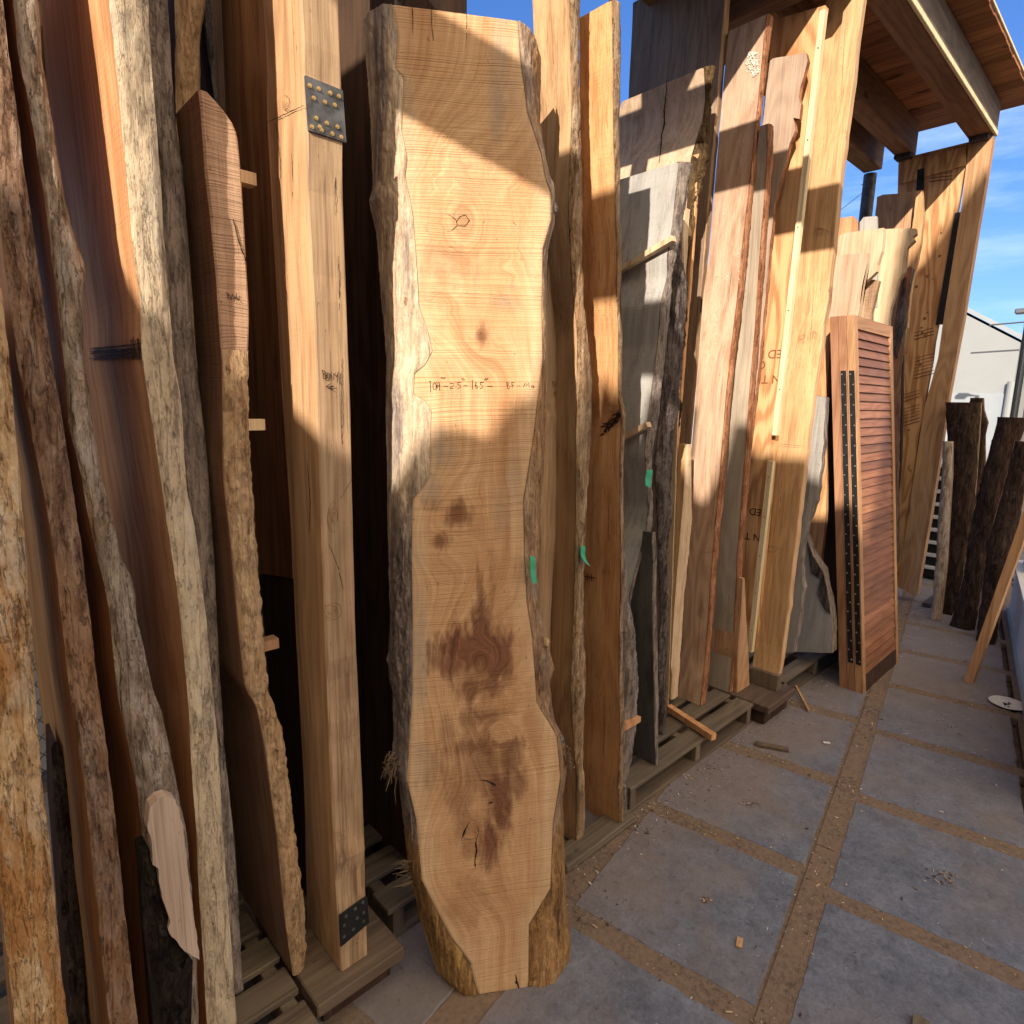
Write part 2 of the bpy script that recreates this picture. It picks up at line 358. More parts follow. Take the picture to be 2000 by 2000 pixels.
def parent_world(p):
    return p.location + (p.parent.location if p.parent else Vector((0, 0, 0)))
def fbm(p, o=4): return noise.fractal(p, .6, 2.1, o)
def strokes(name, lines, proj, mat, parent, r=.0013, off=None):
    b = B(); cr_ = mat == 'crack'; rs = random.Random(5)
    for ln in lines:
        P = [proj(p)+off for p in ln]
        if cr_ and len(P) > 1:
            Q = []
            for a, c in zip(P, P[1:]):
                m = max(2, int((c-a).length/.006))
                for j in range(m): Q.append(a+(c-a)*j/m+Vector([rs.gauss(0, .0004) for _ in range(3)])*(1 if j or Q else 0))
            Q.append(P[-1]); n_ = len(Q)
            b.tube(Q, [max(.0003, r*math.sin(math.pi*(j+.3)/(n_+.3))**.5*rs.uniform(.5, 1.1)) for j in range(n_)], 5); continue
        if len(P) == 1: P.append(P[0]+Vector((0, 0, -.002)))
        b.tube(P, r, 5)
    return b.build(name, mat, parent)

# ---- an upright board: left broad face (faces -X), narrow front edge (faces -Y)
def board(name, label, mid, right, left=None, y0=1.35, k=.03, z0=.12, ztop=None, depth=None, face='maple', front=None, edge='sawn',
          bulge=.25, amp=.004, group=None, cat='board', nl=None, capmat=None, part='bark_edge', wob=.0015, ze=0, topcut=0.):
    Y = lambda z: y0+k*(z-z0)
    seed = Vector((hash_(label) % 97, hash_(label) % 53, 3.3))
    def xat(pts, z, yf=None):
        yy = Y(z) if yf is None else yf
        return bis(lambda x: (lambda q: q[0]-poly(pts, q[1]))(pr(Vector((x, yy, z)))), -1.5, 9)
    if ztop is None:
        t = min(mid, key=lambda q: q[1])
        ztop = bis(lambda z: pr(Vector((xat(mid, z), Y(z), z)))[1]-t[1], z0+.1, 5)
    N = nl or (150 if edge != 'sawn' else 60)
    rows = []
    for i in range(N+1):
        z = z0+(ztop-z0)*i/N
        xm = xat(mid, z); xr = max(xat(right, z), xm+.004); y = Y(z)
        if depth is not None: yl = y+depth
        else:
            f = lambda q: (lambda s: s[0]-poly(left, s[1]))(pr(Vector((xm, q, z))))
            yl = bis(f, y+.01, y+1.2)
            yl = max(yl, y+.03)
        rows.append((z, xm, xr, y, yl))
    # smooth
    for _ in range(1 if edge != 'sawn' else 2):
        rows = [rows[0]]+[tuple(sum(r[j] for r in rows[i-1:i+2])/3 for j in range(5)) for i in range(1, N)]+[rows[-1]]
    org = Vector((rows[0][1], rows[0][3], z0)); V = []; F = []; I = []
    c = .004 if edge == 'sawn' else .0015
    for z, xm, xr, y, yl in rows:
        w = Vector((0, 0, z*2.2))+seed; dx = wob*fbm(w, 3); dx2 = wob*2*fbm(w*4+Vector((5, 0, 0)), 3)
        cc = min(c, (xr-xm)*.3)
        zz = z
        V += [(xm+dx, yl, zz), (xm+dx, y+cc, zz), (xm+cc+dx, y+dx2, zz), (xr-cc+dx, y+dx2, zz), (xr+dx, y+cc, zz), (xr+dx, yl, zz)]
    if topcut:   # slanted saw cut: the far side of the top is lower / higher
        for j in range(6): V[-6+j] = (V[-6+j][0], V[-6+j][1], V[-6+j][2]+topcut*(V[-6+j][1]-rows[-1][3]))
    for i in range(N):
        for j in range(6):
            a = i*6+j; b_ = i*6+(j+1) % 6; F.append([a, b_, b_+6, a+6]); I.append(1 if 1 <= j <= 3 else 0)
    F += [list(range(6)), [N*6+j for j in range(6)][::-1]]; I += [0, 0]
    o = fixn(mk(name, V, F, [face, front or face], None, org, I))
    tag(o, label, cat, group)
    if edge != 'sawn':
        NF = 9; V = []; F = []; M2 = 3*N
        for i in range(M2+1):
            t = i/3; a = rows[min(int(t), N)]; b2 = rows[min(int(t)+1, N)]; u = t-int(t)
            z, xm, xr, y, yl = [a[q]+(b2[q]-a[q])*u for q in range(5)]
            w = xr-xm
            for j in range(NF+1):
                s = j/NF; prof = math.sqrt(max(0, 1-(2*s-1)**2)) if edge == 'bark' else min(1, 5*s, 5*(1-s)) if edge == 'flat' else math.sin(math.pi*s)**.7
                x = xm-.002+(w+.004)*s; P = Vector((x*14, 4.1, z*5))+seed; Q = Vector((x*70, 9.1, z*26))+seed
                d = amp*fbm(P, 4)*1.1+amp*.5*fbm(Q, 3)
                lump = amp*2.4*max(0, noise.noise(Vector((x*6, 1.7, z*3))+seed)-.25)
                e = 0 if j in (0, NF) else 1
                V.append((x+(.5*d*(1 if s > .5 else -1)*(1-abs(2*s-1)) if e else d*.35), y-.003-bulge*w*prof-(d+lump)*e, z))
        W_ = NF+1
        for i in range(M2):
            for j in range(NF): F.append([i*W_+j, i*W_+j+1, (i+1)*W_+j+1, (i+1)*W_+j])
        # close behind
        n0 = len(V)
        for i in (0, M2):
            V += [(V[i*W_][0], V[i*W_][1]+.012, V[i*W_][2]), (V[i*W_+NF][0], V[i*W_+NF][1]+.012, V[i*W_+NF][2])]
            F.append([i*W_+j for j in range(NF+1)]+[len(V)-1, len(V)-2])
        e = mk(part, V, F, front or 'b_tan', o, org, None, True)
        fixn(e); 
    return o, rows
def hash_(s):
    h = 7
    for ch in s: h = (h*31+ord(ch)) % 100003
    return h

def onface(rows, p, off=.002):
    x = rows[len(rows)//2][1]
    for _ in range(8):
        P = plx(p, x); x = min(rows, key=lambda r: abs(r[0]-P.z))[1]
    return plx(p, x-off)
# ---- a flat slab whose broad side faces -X, outline traced on the plane x = x0 + kx*z
def panel(name, label, pts, x0, kx=0., th=.045, mat='maple', mat2=None, cat='board', group=None, drop=None, rough=.002, ky=0., parent=None, seg=.03, tr=True):
    n = Vector((1, ky, -kx)).normalized(); o = Vector((x0, 0, 0))
    P = [pln(p, o, n) for p in pts]
    if drop is not None:     # hidden foot: last two listed points (right-bottom, left-bottom) go straight down
        a, b = P[-2].copy(), P[-1].copy()
        for q in (a, b):
            dz = q.z-drop; q.z = drop; q.x -= kx*dz
        P += [a, b]
    R = []; seed = Vector((hash_(label or name) % 91, 2, 7))
    for i, a in enumerate(P):
        b = P[(i+1) % len(P)]; m = max(1, int((b-a).length/seg))
        for j in range(m):
            q = a+(b-a)*j/m; nn = rough*fbm(q*12+seed, 3)
            R.append(q+Vector((0, nn, nn*.5)))
    N = len(R); bk = Vector((th, 0, 0)); V = R+[q+bk for q in R]
    F = [list(range(N)), list(range(N, 2*N))[::-1]]; I = [0, 0]
    for i in range(N): F.append([i, (i+1) % N, N+(i+1) % N, N+i]); I.append(1)
    org = min(R, key=lambda q: q.z).copy()
    if parent is not None: org = parent_world(parent)
    ob = fixn(mk(name, V, F, [mat, mat2 or mat], parent, org, I))
    if parent is None: tag(ob, label, cat, group)
    return ob

# ---- a half-round strip between two traced edges on the plane x = x0 + kx*z, bulging towards -X
def logslab(name, label, left, right, x0, kx, zb, zt, bulge=.4, mat='b_brown', cat='log', group=None, amp=.008, back='brownface', part='bark'):
    n = Vector((1, 0, -kx)).normalized(); o = Vector((x0, 0, 0)); N = 110; NF = 12; seed = Vector((hash_(label) % 83, 5, 1)); V = []; F = []; G = []
    fy = lambda pts, z: bis(lambda y: (lambda q: q[0]-poly(pts, q[1]))(pr(Vector((x0+kx*z, y, z)))), 4, -2)
    for i in range(N+1):
        z = zb+(zt-zb)*i/N; a = fy(left, z); b = fy(right, z); x = x0+kx*z; w = abs(b-a)
        for j in range(NF+1):
            s = j/NF; y = a+(b-a)*s; pf = math.sqrt(max(0, 1-(2*s-1)**2)); q = Vector((3, y*9, z*4))+seed
            d = amp*(fbm(q, 4)+.5*fbm(q*5, 3)); V.append((x-bulge*w*pf-d, y+d*.6, z))
        G += [(x+.01, a, z), (x+.01, b, z)]
    W_ = NF+1
    for i in range(N):
        for j in range(NF): F.append([i*W_+j, i*W_+j+1, (i+1)*W_+j+1, (i+1)*W_+j])
    F += [[j for j in range(W_)], [N*W_+j for j in range(W_)]]
    org = Vector(G[0]); 
    e = tag(empty(name, org), label, cat, group)
    fixn(mk(part, V, F, mat, e, org, None, True))
    H = []; K = []
    for i, (x, y, z) in enumerate(G): H += [(x, y, z), (x+.02, y, z)]
    for i in range(N):
        a = i*4; K += [[a, a+2, a+6, a+4], [a+1, a+5, a+7, a+3], [a, a+4, a+5, a+1], [a+2, a+3, a+7, a+6]]
    K += [[0, 1, 3, 2], [N*4, N*4+2, N*4+3, N*4+1]]
    fixn(mk('sawn_back', H, K, back, e, org))
    return e
# ------------------------------------------------------------------ ground and paving
TY = math.radians(10.4); EX = Vector((math.cos(TY), math.sin(TY), 0)); EY = Vector((-math.sin(TY), math.cos(TY), 0))
def tl(u, v, z=0): return EX*u+EY*v+Vector((0, 0, z))
k = NT('soil'); n = k.noise(k.coords((14, 14, 14)), 1, 8, .7)
k.col(k.ramp(n, [(.3, (.07, .045, .03)), (.7, (.17, .115, .08))])); k.bump(n, .01); M['soil'] = k.m
k = NT('paving_stone')
a = k.noise(k.coords((7, 7, 7)), 1, 9, .72); b_ = k.noise(k.coords((95, 95, 95)), 1, 6, .75); c_ = k.noise(k.coords((28, 28, 28)), 1, 7, .7, 1.2)
base = k.ramp(k.math('ADD', k.math('MULTIPLY', a, .4), k.math('ADD', k.math('MULTIPLY', b_, .35), k.math('MULTIPLY', c_, .25))), [(.38, (.075, .088, .122)), (.5, (.132, .152, .20)), (.62, (.20, .225, .285))])
d_ = k.noise(k.coords((2.2, 2.2, 2.2)), 1, 8, .7)
base = k.mix(k.math('MULTIPLY', k.ramp(d_, [(.46, 0), (.72, 1)]), .35), base, (.22, .175, .145))
sx = k.n('ShaderNodeSeparateXYZ'); tcn = k.n('ShaderNodeNewGeometry'); k.l(tcn.outputs['Position'], sx.inputs[0])
near = k.ramp(k.math('ADD', k.math('MULTIPLY', sx.outputs[1], .5), k.math('MULTIPLY', k.math('SUBTRACT', d_, .5), .5)), [(.36, 0), (.55, 1)])
far = k.ramp(k.math('ADD', k.math('MULTIPLY', sx.outputs[0], .15), k.math('MULTIPLY', k.math('SUBTRACT', d_, .5), .5)), [(.36, 0), (.62, 1)])
base = k.mix(k.math('MULTIPLY', k.math('MAXIMUM', k.math('MULTIPLY', near, .75), k.math('MULTIPLY', far, .75)), .62), base, (.225, .168, .13))
sp = k.ramp(k.noise(k.coords((60, 25, 60)), 1, 4, .7), [(.3, .45), (.38, 1)]); base = k.mix(.7, base, sp, 'MULTIPLY')
k.col(base); k.b.inputs['Roughness'].default_value = .8; k.bump(c_, .004); k.bump(b_, .0015, .8); M['paver'] = k.m
k = NT('dusty_timber'); f = k.noise(k.coords((60, 60, 60)), 1, 7, .7); g2 = k.noise(k.coords((9, 9, 9)), 1, 8, .75)
base = k.ramp(f, [(.35, (.085, .062, .048)), (.6, (.195, .145, .11))]); base = k.mix(k.ramp(g2, [(.4, 0), (.65, .8)]), base, (.205, .148, .106))
k.col(base); k.b.inputs['Roughness'].default_value = .9; k.bump(f, .002); k.bump(g2, .002); M['joint'] = k.m

mk('ground', [(-120, -120, -.05), (160, -120, -.05), (160, 120, -.05), (-120, 120, -.05)], [[0, 1, 2, 3]], 'soil')['kind'] = 'structure'
b = B()
def paver(u0, u1, v0, v1):
    c = .006; r = lambda: random.uniform(-.004, .004); h = random.uniform(-.0015, .0015)
    P = [(u0+r(), v0+r()), (u1+r(), v0+r()), (u1+r(), v1+r()), (u0+r(), v1+r())]
    # ragged outline
    O = []
    for i, (x, y) in enumerate(P):
        X, Y = P[(i+1) % 4]
        for t in range(24):
            s = t/24; nn = .006*fbm(Vector(((x+(X-x)*s)*22, (y+(Y-y)*s)*22, 3)), 3)
            O.append((x+(X-x)*s+nn, y+(Y-y)*s+nn*.8))
    cx, cy = (u0+u1)/2, (v0+v1)/2; n = len(O)
    V = [tl(x, y, -.035) for x, y in O]+[tl(x, y, -.006+h) for x, y in O]+[tl(x+(cx-x)*.016, y+(cy-y)*.016, h) for x, y in O]
    F = [list(range(2*n, 3*n))]
    for i in range(n):
        j = (i+1) % n; F += [[i, j, n+j, n+i], [n+i, n+j, 2*n+j, 2*n+i]]
    b.add(V, F)
for i in range(-6, 14):
    c0 = 1.545+.675*i
    for v0, v1 in ((.285, .872), (.985, 1.57), (1.66, 2.25), (2.33, 2.93)): paver(c0+.04, c0+.675-.04, v0, v1)
    c1 = 2.155+.678*i
    for v0, v1 in ((-.39, .195), (-1.16, -.56)): paver(c1+.036, c1+.678-.036, v0, v1)
o = b.build('paving', 'paver', None, (0, 0, 0)); o['kind'] = 'structure'
b = B()
b2 = lambda u0, u1, v0, v1, z: b.hexa([tl(u0, v0, -.04), tl(u1, v0, -.04), tl(u1, v1, -.04), tl(u0, v1, -.04), tl(u0, v0, z), tl(u1, v0, z), tl(u1, v1, z), tl(u0, v1, z)])
for i in range(-3, 5): b2(i*2.4, i*2.4+2.395, .207, .272, .003)
for v in (.24, .925, 1.62, 2.29, -.475, -1.2): b2(-3, 11, v-.058, v+.058, -.003)
for i in range(-6, 14):
    c0 = 1.545+.675*i
    for v0, v1 in ((.276, .878), (.972, 1.573), (1.667, 2.243)): b2(c0-.046, c0+.046, v0-.004, v1+.004, -.0022)
    c1 = 2.155+.678*i
    for v0, v1 in ((-.428, .203), (-1.15, -.522)): b2(c1-.042, c1+.042, v0-.004, v1+.004, -.0022)
o = b.build('paving_joints', 'joint', None, (0, 0, 0)); o['kind'] = 'structure'
b = B(); b.box(1.05, 2.05, .85, .9, 0, .018)   # low kerb strip next to the slabs
o = bpy.data.objects.new('tmp', None)
# loose sawdust and chips: nobody could count them
b = B(); random.seed(5)
def chip(x, y, s, z=.003):
    a = random.random()*6.28; l = s*random.uniform(.5, 1.6); w = s*random.uniform(.15, .5); t = s*.12
    d = Vector((math.cos(a), math.sin(a), random.uniform(-.15, .15))).normalized(); e = Vector((-d.y, d.x, 0))
    p = Vector((x, y, z+t)); b.hexa([p-d*l-e*w-Vector((0,0,t)), p+d*l-e*w-Vector((0,0,t)), p+d*l+e*w-Vector((0,0,t)), p-d*l+e*w-Vector((0,0,t)), p-d*l-e*w+Vector((0,0,t)), p+d*l-e*w+Vector((0,0,t)), p+d*l+e*w+Vector((0,0,t)), p-d*l+e*w+Vector((0,0,t))], random.choice((0, 0, 1, 1, 2, 3)))
for i in range(900):
    u = random.uniform(1.2, 6); v = random.choice((random.gauss(.9, .12), random.gauss(.24, .05), random.uniform(-.35, .9)))
    if random.random() < .4: u = 1.545+.675*random.randint(0, 5)+random.gauss(0, .035)
    p = tl(u, v); chip(p.x, p.y, random.choice((.002, .003, .003, .004, .006)))
for px, n_, sg in (((1465, 1570), 60, .03), ((1490, 1460), 50, .12), ((1590, 1320), 90, .10), ((1845, 1716), 90, .025), ((1378, 1762), 30, .012), ((1850, 1418), 50, .03), ((1780, 1210), 90, .12), ((1640, 1280), 60, .08), ((1250, 1545), 60, .05)):
    q = plz(px, 0)
    for _ in range(n_): chip(q.x+random.gauss(0, sg), q.y+random.gauss(0, sg*.8), random.choice((.0015, .002, .003, .0045)))
M['chipd'] = plain('dark_chip', (.06, .035, .02), .9)
M['chipl'] = plain('light_chip', (.5, .38, .25), .9); M['chipm'] = plain('brown_chip', (.28, .17, .09), .9); M['chipw'] = plain('pale_chip', (.62, .57, .5), .9)
for i in range(1500):
    x = random.uniform(1.0, 6.0); p = Vector((x, 1.27-abs(random.gauss(0, .09)), 0)); chip(p.x, p.y, random.choice((.0015, .002, .003, .004)))
for i in range(1300):
    u = random.uniform(1.3, 5.5)
    if random.random() < .5: p = tl(u, random.choice((.207, .272, .24))+random.gauss(0, .012))
    else:
        p = tl(1.545+.675*random.randint(0, 5)+random.choice((-.04, .04, 0))+random.gauss(0, .01), random.uniform(.28, .88)) if random.random() < .5 else tl(2.155+.678*random.randint(-1, 4)+random.choice((-.036, .036, 0))+random.gauss(0, .01), random.uniform(-.39, .2))
    chip(p.x, p.y, random.choice((.001, .0015, .002, .003)))
o = b.build('wood_chips', ['chipm', 'chipd', 'chipl', 'chipw'], None, (0, 0, 0)); tag(o, 'sawdust and small wood chips scattered over the pavers', 'wood chips', kind='stuff')

# ------------------------------------------------------------------ the rack
rack = tag(empty('lumber_rack', (3.2, 1.3, 0)), 'tall open timber rack of heavy posts and beams under a plank roof', 'storage rack')
def part(name, b, mats): return b.build(name, mats, rack)
def rb(name, x0, x1, y0, y1, z0, z1, mat, c=.006): b = B(); b.box(x0, x1, y0, y1, z0, z1, 0, c); return part(name, b, mat)
def rpost(mid, right, left, y0, z0, mat, front, label, ztop=None, k=0.0):
    o, rows = board('post', 'x'+label, mid, right, left, y0, k, z0, ztop, face=mat, front=front, cat='x', wob=.003)
    for key in ('category',): del o[key]
    o['label'] = label; o.parent = rack; o.location = o.location-rack.location
    return o, rows
p1, r1 = rpost([(587, 0), (594, 217), (603, 399), (616, 650), (627, 1012), (640, 1350), (655, 1700), (668, 1896)],
    [(661, 0), (672, 400), (681, 650), (695, 1230), (710, 1554), (718, 1850)],
    [(513, 0), (534, 417), (547, 700), (569, 1048), (583, 1336), (594, 1517), (601, 1833)], 1.33, .12, 'tan', 'firgrey', 'heavy square post with a notched joint and bolted steel plates', 3.5)
p2, r2 = rpost([(1092, 0), (1085, 160), (1074, 471), (1066, 650), (1058, 904), (1052, 1157), (1048, 1300)],
    [(1128, 0), (1120, 217), (1106, 471), (1099, 650), (1090, 976), (1077, 1200), (1076, 1350)], [(1063, 0), (1050, 300), (1040, 650), (1020, 1300)], 1.40, .02, 'tan', 'firgrey', 'slim post right of the big slab marked with a bin number', 3.55, .0)
p3, r3 = rpost([(1686, 0), (1666, 155), (1637, 388), (1627, 500), (1613, 605), (1590, 760), (1574, 890), (1551, 1086), (1529, 1273), (1516, 1340)],
    [(1693, 0), (1674, 155), (1645, 388), (1635, 500), (1622, 605), (1598, 760), (1582, 890), (1559, 1086), (1536, 1273), (1522, 1338)],
    [(1614, 0), (1564, 388), (1541, 605), (1525, 735), (1515, 854), (1492, 1086), (1470, 1300)], 1.27, .12, 'tan', 'fir', 'wide pale post beside the printed panel', 3.66)
# dark weathered foot of the third post
b = B(); x = r3[0][1]; b.box(x-.004, x+.05, 1.262, 1.262+.16, .118, .21, 0, .004); part('post_foot', b, 'plank')
# header beams, crossbeams
rb('beam', 1.35, 6.13, 1.225, 1.375, 3.69, 3.93, 'beamx')
rb('beam', 1.35, 6.13, 1.74, 1.87, 3.69, 3.93, 'beamx')
rb('beam', 1.35, 6.28, 2.03, 2.18, 3.69, 3.93, 'beamx')
b = B(); b.box(3.0, 6.135, 1.205, 1.223, 3.69, 3.725, 0, .003); part('pale_strip', b, 'lightstrip')  # pale strip along the lower front edge of the first beam
b = B(); b.box(3.0, 6.131, 1.212, 1.2235, 3.727, 3.925, 0, .003); part('weathered_board', b, 'beamgrey')
rb('beam_seat', 6.0, 6.1, 1.235, 1.36, 3.655, 3.689, 'black')
rb('beam_seat', 6.0, 6.1, 1.745, 1.865, 3.655, 3.689, 'black')
rb('crossbeam', 3.16, 3.25, 1.28, 2.35, 3.55, 3.688, 'beamy')
rb('crossbeam', 1.42, 1.51, .35, 2.35, 3.48, 3.74, 'beamy')
rb('crossbeam', -1.15, -1.06, -.15, 2.35, 3.48, 3.74, 'beamy')
rb('crossbeam', .62, .70, 1.5, 2.35, 3.5, 3.68, 'beamy')
b = B()
x = 1.36; random.seed(3)
while x < 6.32:
    w = min(random.choice((.12, .135, .14)), 6.33-x); b.box(x+.0015, x+w-.0015, 1.05+random.uniform(-.003, .003), 2.36, 3.934+random.uniform(0, .002), 3.958, 0, .002); x += w
part('roof_deck', b, 'roof')
b = B(); b.box(1.36, 6.33, 1.04, 2.37, 3.959, 3.975, 0, .002); part('roofing', b, 'lightstrip')
b = B(); 
xp = plx((1700, 390), 6.3)
pp = plz((1700, 340), 3.69); b.tube([(pp.x, pp.y, 0), (pp.x, pp.y, 3.688)], .052, 24); part('pipe_post', b, 'steel')
b = B(); b.tube([(pp.x-.03, pp.y-.06, 3.62), (pp.x-.06, pp.y-.02, 3.6), (pp.x-.02, pp.y+.06, 3.61), (pp.x+.06, pp.y, 3.62), (pp.x-.03, pp.y-.06, 3.6), (pp.x-.3, pp.y+.5, 3.1), (pp.x-.6, pp.y+1.1, 2.6)], .0025, 5); part('wire_tie', b, 'wire')
b = B(); b.tube([(pp.x-.01, pp.y-.04, 3.0), (pp.x-.01, pp.y-.32, 3.0)], .016, 10); part('bracket', b, 'steel')
# divider panels of veneer lumber (broad side faces -X)
def rpanel(name, pts, x0, mat, th=.04, drop=None, mat2=None): 
    o = panel(name, name+str(x0), pts, x0, 0, th, mat, mat2, drop=drop, parent=rack, rough=.0008, seg=.2); return o
lv = rpanel('divider_panel', [(1507, 40), (1612, 10), (1590, 150), (1561, 388), (1525, 735), (1512, 880), (1492, 1086), (1475, 1270), (1440, 1260), (1470, 700)], 3.235, 'lvl')
a8 = rpanel('divider_panel', [(428, -120), (520, -120), (522, 235), (547, 700), (569, 1048), (572, 1130), (507, 1120), (470, 700), (440, 203)], .70, 'red', .03)
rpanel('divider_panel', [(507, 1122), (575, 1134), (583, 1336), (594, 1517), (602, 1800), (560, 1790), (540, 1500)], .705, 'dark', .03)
rpanel('end_panel', [(1755, 311), (1893, 277), (1876, 380), (1832, 636), (1826, 668), (1822, 700), (1795, 850), (1766, 1053), (1754, 1143), (1735, 1141), (1740, 950), (1750, 764), (1750, 500)], 6.075, 'lvl', .045)
rpanel('end_post', [(1893, 277), (1940, 264), (1930, 326), (1901, 500), (1881, 625), (1853, 776), (1818, 1005), (1790, 1165), (1752, 1146), (1766, 1053), (1805, 796), (1832, 700), (1841, 636), (1878, 400)], 6.06, 'tan', .09, None, 'fir')
ep = [q for q in COL.objects if q.name.startswith('end_panel')][0]
M['stamp2'] = plain('faded_print', (.17, .08, .045), .8)
def prj(p): return plx(p, 6.075)
for y0_, n_ in ((650, 3), (700, 7), (772, 3), (800, 6), (335, 4)):
    for i_ in range(n_):
        yy = y0_+i_*6.5; xa, xb_ = (1786, 1824) if y0_ in (650, 700) else (1762, 1796) if y0_ > 700 else (1815, 1860)
        yy2 = yy-(10 if y0_ > 400 else 5)
        strokes('printed_line', [[(xa+(xb_-xa)*t_/10, yy+(yy2-yy)*t_/10+random.uniform(-.5, .5)) for t_ in range(11)]], prj, 'stamp2', ep, .0022 if i_ < n_-2 else .0035, Vector((-.001, 0, 0)))
for px_ in ((1811, 540), (1822, 545), (1838, 455), (1800, 640), (1807, 655), (1806, 622), (1794, 705), (1797, 712), (1770, 688), (1801, 650), (1795, 730), (1812, 610), (1790, 560), (1835, 500), (1775, 840)):
    q = prj(px_); b = B(); b.tube([q+Vector((-.0002, 0, 0)), q+Vector((-.0015, 0, 0))], random.uniform(.005, .013), 9); b.build('knot', 'knotd', ep)
for c_ in ([(1755, 318), (1885, 286), (1887, 322), (1755, 360)],):
    panel('cleat', 'cleat', c_, 6.055, 0, .018, 'lvl', parent=rack, rough=.0005, seg=.3)
b = B(); b.bar(plx((1799, 330), 6.06), plx((1797, 372), 6.06), .05, .012, Vector((1, 0, 0))); part('bracket', b, 'steelb')
b = B(); s0 = plx((1873, 415), 6.07); s1 = plx((1835, 634), 6.07); b.bar(s0, s1, .05, .012, Vector((1, 0, 0))); part('gap_strip', b, 'steelb')  # black strip put in for the dark gap between panel and end post
# battens beside the third post
for a_, c0 in (((1609, 22), (1515, 850)), ((1507, 900), (1466, 1272))):
    P, Q = plx(a_, 3.2), plx(c0, 3.2); b = B(); b.bar(P, Q, .026, .03, Vector((1, 0, 0))); part('batten', b, 'lightstrip')
    for j in range(5):
        q = P+(Q-P)*((j+.4)/5)+Vector((-.0165, 0, 0)); b = B(); b.tube([q, q+Vector((-.0012, 0, 0))], .003, 8); part('nail', b, 'crack')
# scarf joint line on the first post
pj = lambda p: plx(p, .655)
strokes('joint_line', [[(522, 240), (560, 222), (595, 206)], [(523, 236), (521, 262)], [(540, 240), (543, 262), (547, 300), (549, 350)]], lambda p: plx(p, r1[40][1]-.001), 'crack', p1, .0011, Vector((-.001, 0, 0)))
strokes('joint_line', [[(1517, 867), (1545, 869), (1573, 871)], [(1470, 1299), (1524, 1304)]], lambda p: plx(p, r3[12][1]-.001), 'crack', p3, .001, Vector((-.0015, 0, 0)))
# steel plates
def plate(c, y, mats, screws, sm):
    P = [ply(q, y) for q in c]; b = B(); n_ = Vector((0, -.006, 0))
    b.hexa(P+[q+n_ for q in P]); o = part('steel_plate', b, mats)
    for s in screws:
        q = ply(s, y-.006); b = B(); b.tube([q, q+Vector((0, -.0025, 0))], .0045, 12); b.tube([q+Vector((0, -.0025, 0)), q+Vector((0, -.0045, 0))], .0026, 6); b.build('screw', sm, o)
z1 = lambda x, y: (x/2.76, y/2.76)
plate([(594, 149), (601, 256), (674, 280), (667, 178)], 1.326, 'steel', [z1(*q) for q in ((1668, 463), (1716, 480), (1778, 503), (1825, 520), (1690, 530), (1750, 552), (1803, 568), (1703, 638), (1760, 665), (1817, 685), (1680, 685), (1732, 703), (1790, 722), (1838, 740), (1722, 686))], 'brass')
z6 = lambda x, y: (650+x/2.76, 1300+y/2.76)
plate([(662, 1787), (664, 1847), (719, 1800), (715, 1749)], 1.326, 'steelb', [z6(*q) for q in ((70, 1350), (120, 1310), (160, 1275), (60, 1400), (130, 1360), (165, 1330), (60, 1460), (110, 1420), (165, 1375))], 'steel')
# bin writing
z2 = lambda x, y: (610+x/21.47, 710+y/21.47)
strokes('handwriting', [[z2(*q) for q in l] for l in ([(400, 290), (430, 400), (450, 640)], [(385, 280), (500, 330), (520, 380), (430, 440), (560, 520), (590, 600), (520, 640), (450, 600)], [(595, 370), (600, 640)], [(680, 630), (650, 370), (780, 600), (775, 350)], [(930, 380), (920, 460), (970, 540), (1050, 540)], [(1060, 340), (1045, 550), (1030, 790)], [(730, 850), (550, 960), (850, 1110)], [(570, 960), (890, 950)])], lambda p: ply(p, 1.33), 'ink', p1, .0009, Vector((0, -.003, 0)))
z3 = lambda x, y: (1060+x/32.2, 730+y/32.2)
strokes('handwriting', [[z3(*q) for q in l] for l in ([(590, 450), (610, 840)], [(590, 450), (690, 560), (610, 620), (700, 720), (690, 800), (600, 830)], [(755, 530), (770, 790)], [(800, 800), (830, 500), (850, 790)], [(900, 510), (980, 570), (910, 670), (990, 780), (980, 850), (850, 880)], [(770, 1060), (670, 1200), (790, 1400)], [(690, 1200), (900, 1200)])], lambda p: ply(p, 1.40), 'ink', p2, .0006, Vector((0, -.003, 0)))
# printed text
def ptext(txt, c, x, size, parent, flip=True, mat='stamp', name='printed_text'):
    cu = bpy.data.curves.new('t', 'FONT'); cu.body = txt; cu.size = size; cu.extrude = .0004; cu.align_x = 'CENTER'; cu.align_y = 'CENTER'
    t = bpy.data.objects.new('t', cu); COL.objects.link(t)
    bpy.context.view_layer.update()
    me = bpy.data.meshes.new_from_object(t.evaluated_get(bpy.context.evaluated_depsgraph_get())); COL.objects.unlink(t); bpy.data.objects.remove(t)
    P = plx(c, x); s = -1 if flip else 1
    V = [P+Vector((-.0015-v.co.z, -s*v.co.x, s*v.co.y)) for v in me.vertices]; F = [list(p.vertices) for p in me.polygons]
    return mk(name, V, F, mat, parent, parent_world(parent))
ptext('RED PR', (1505, 691), 3.235, .062, lv); ptext('O', (1487, 712), 3.235, .06, lv); ptext('IN TR', (1502, 740), 3.235, .062, lv)
ptext('RED', (1481, 1000), 3.235, .055, lv, mat='ink'); ptext('N T', (1470, 1048), 3.235, .055, lv, mat='ink')

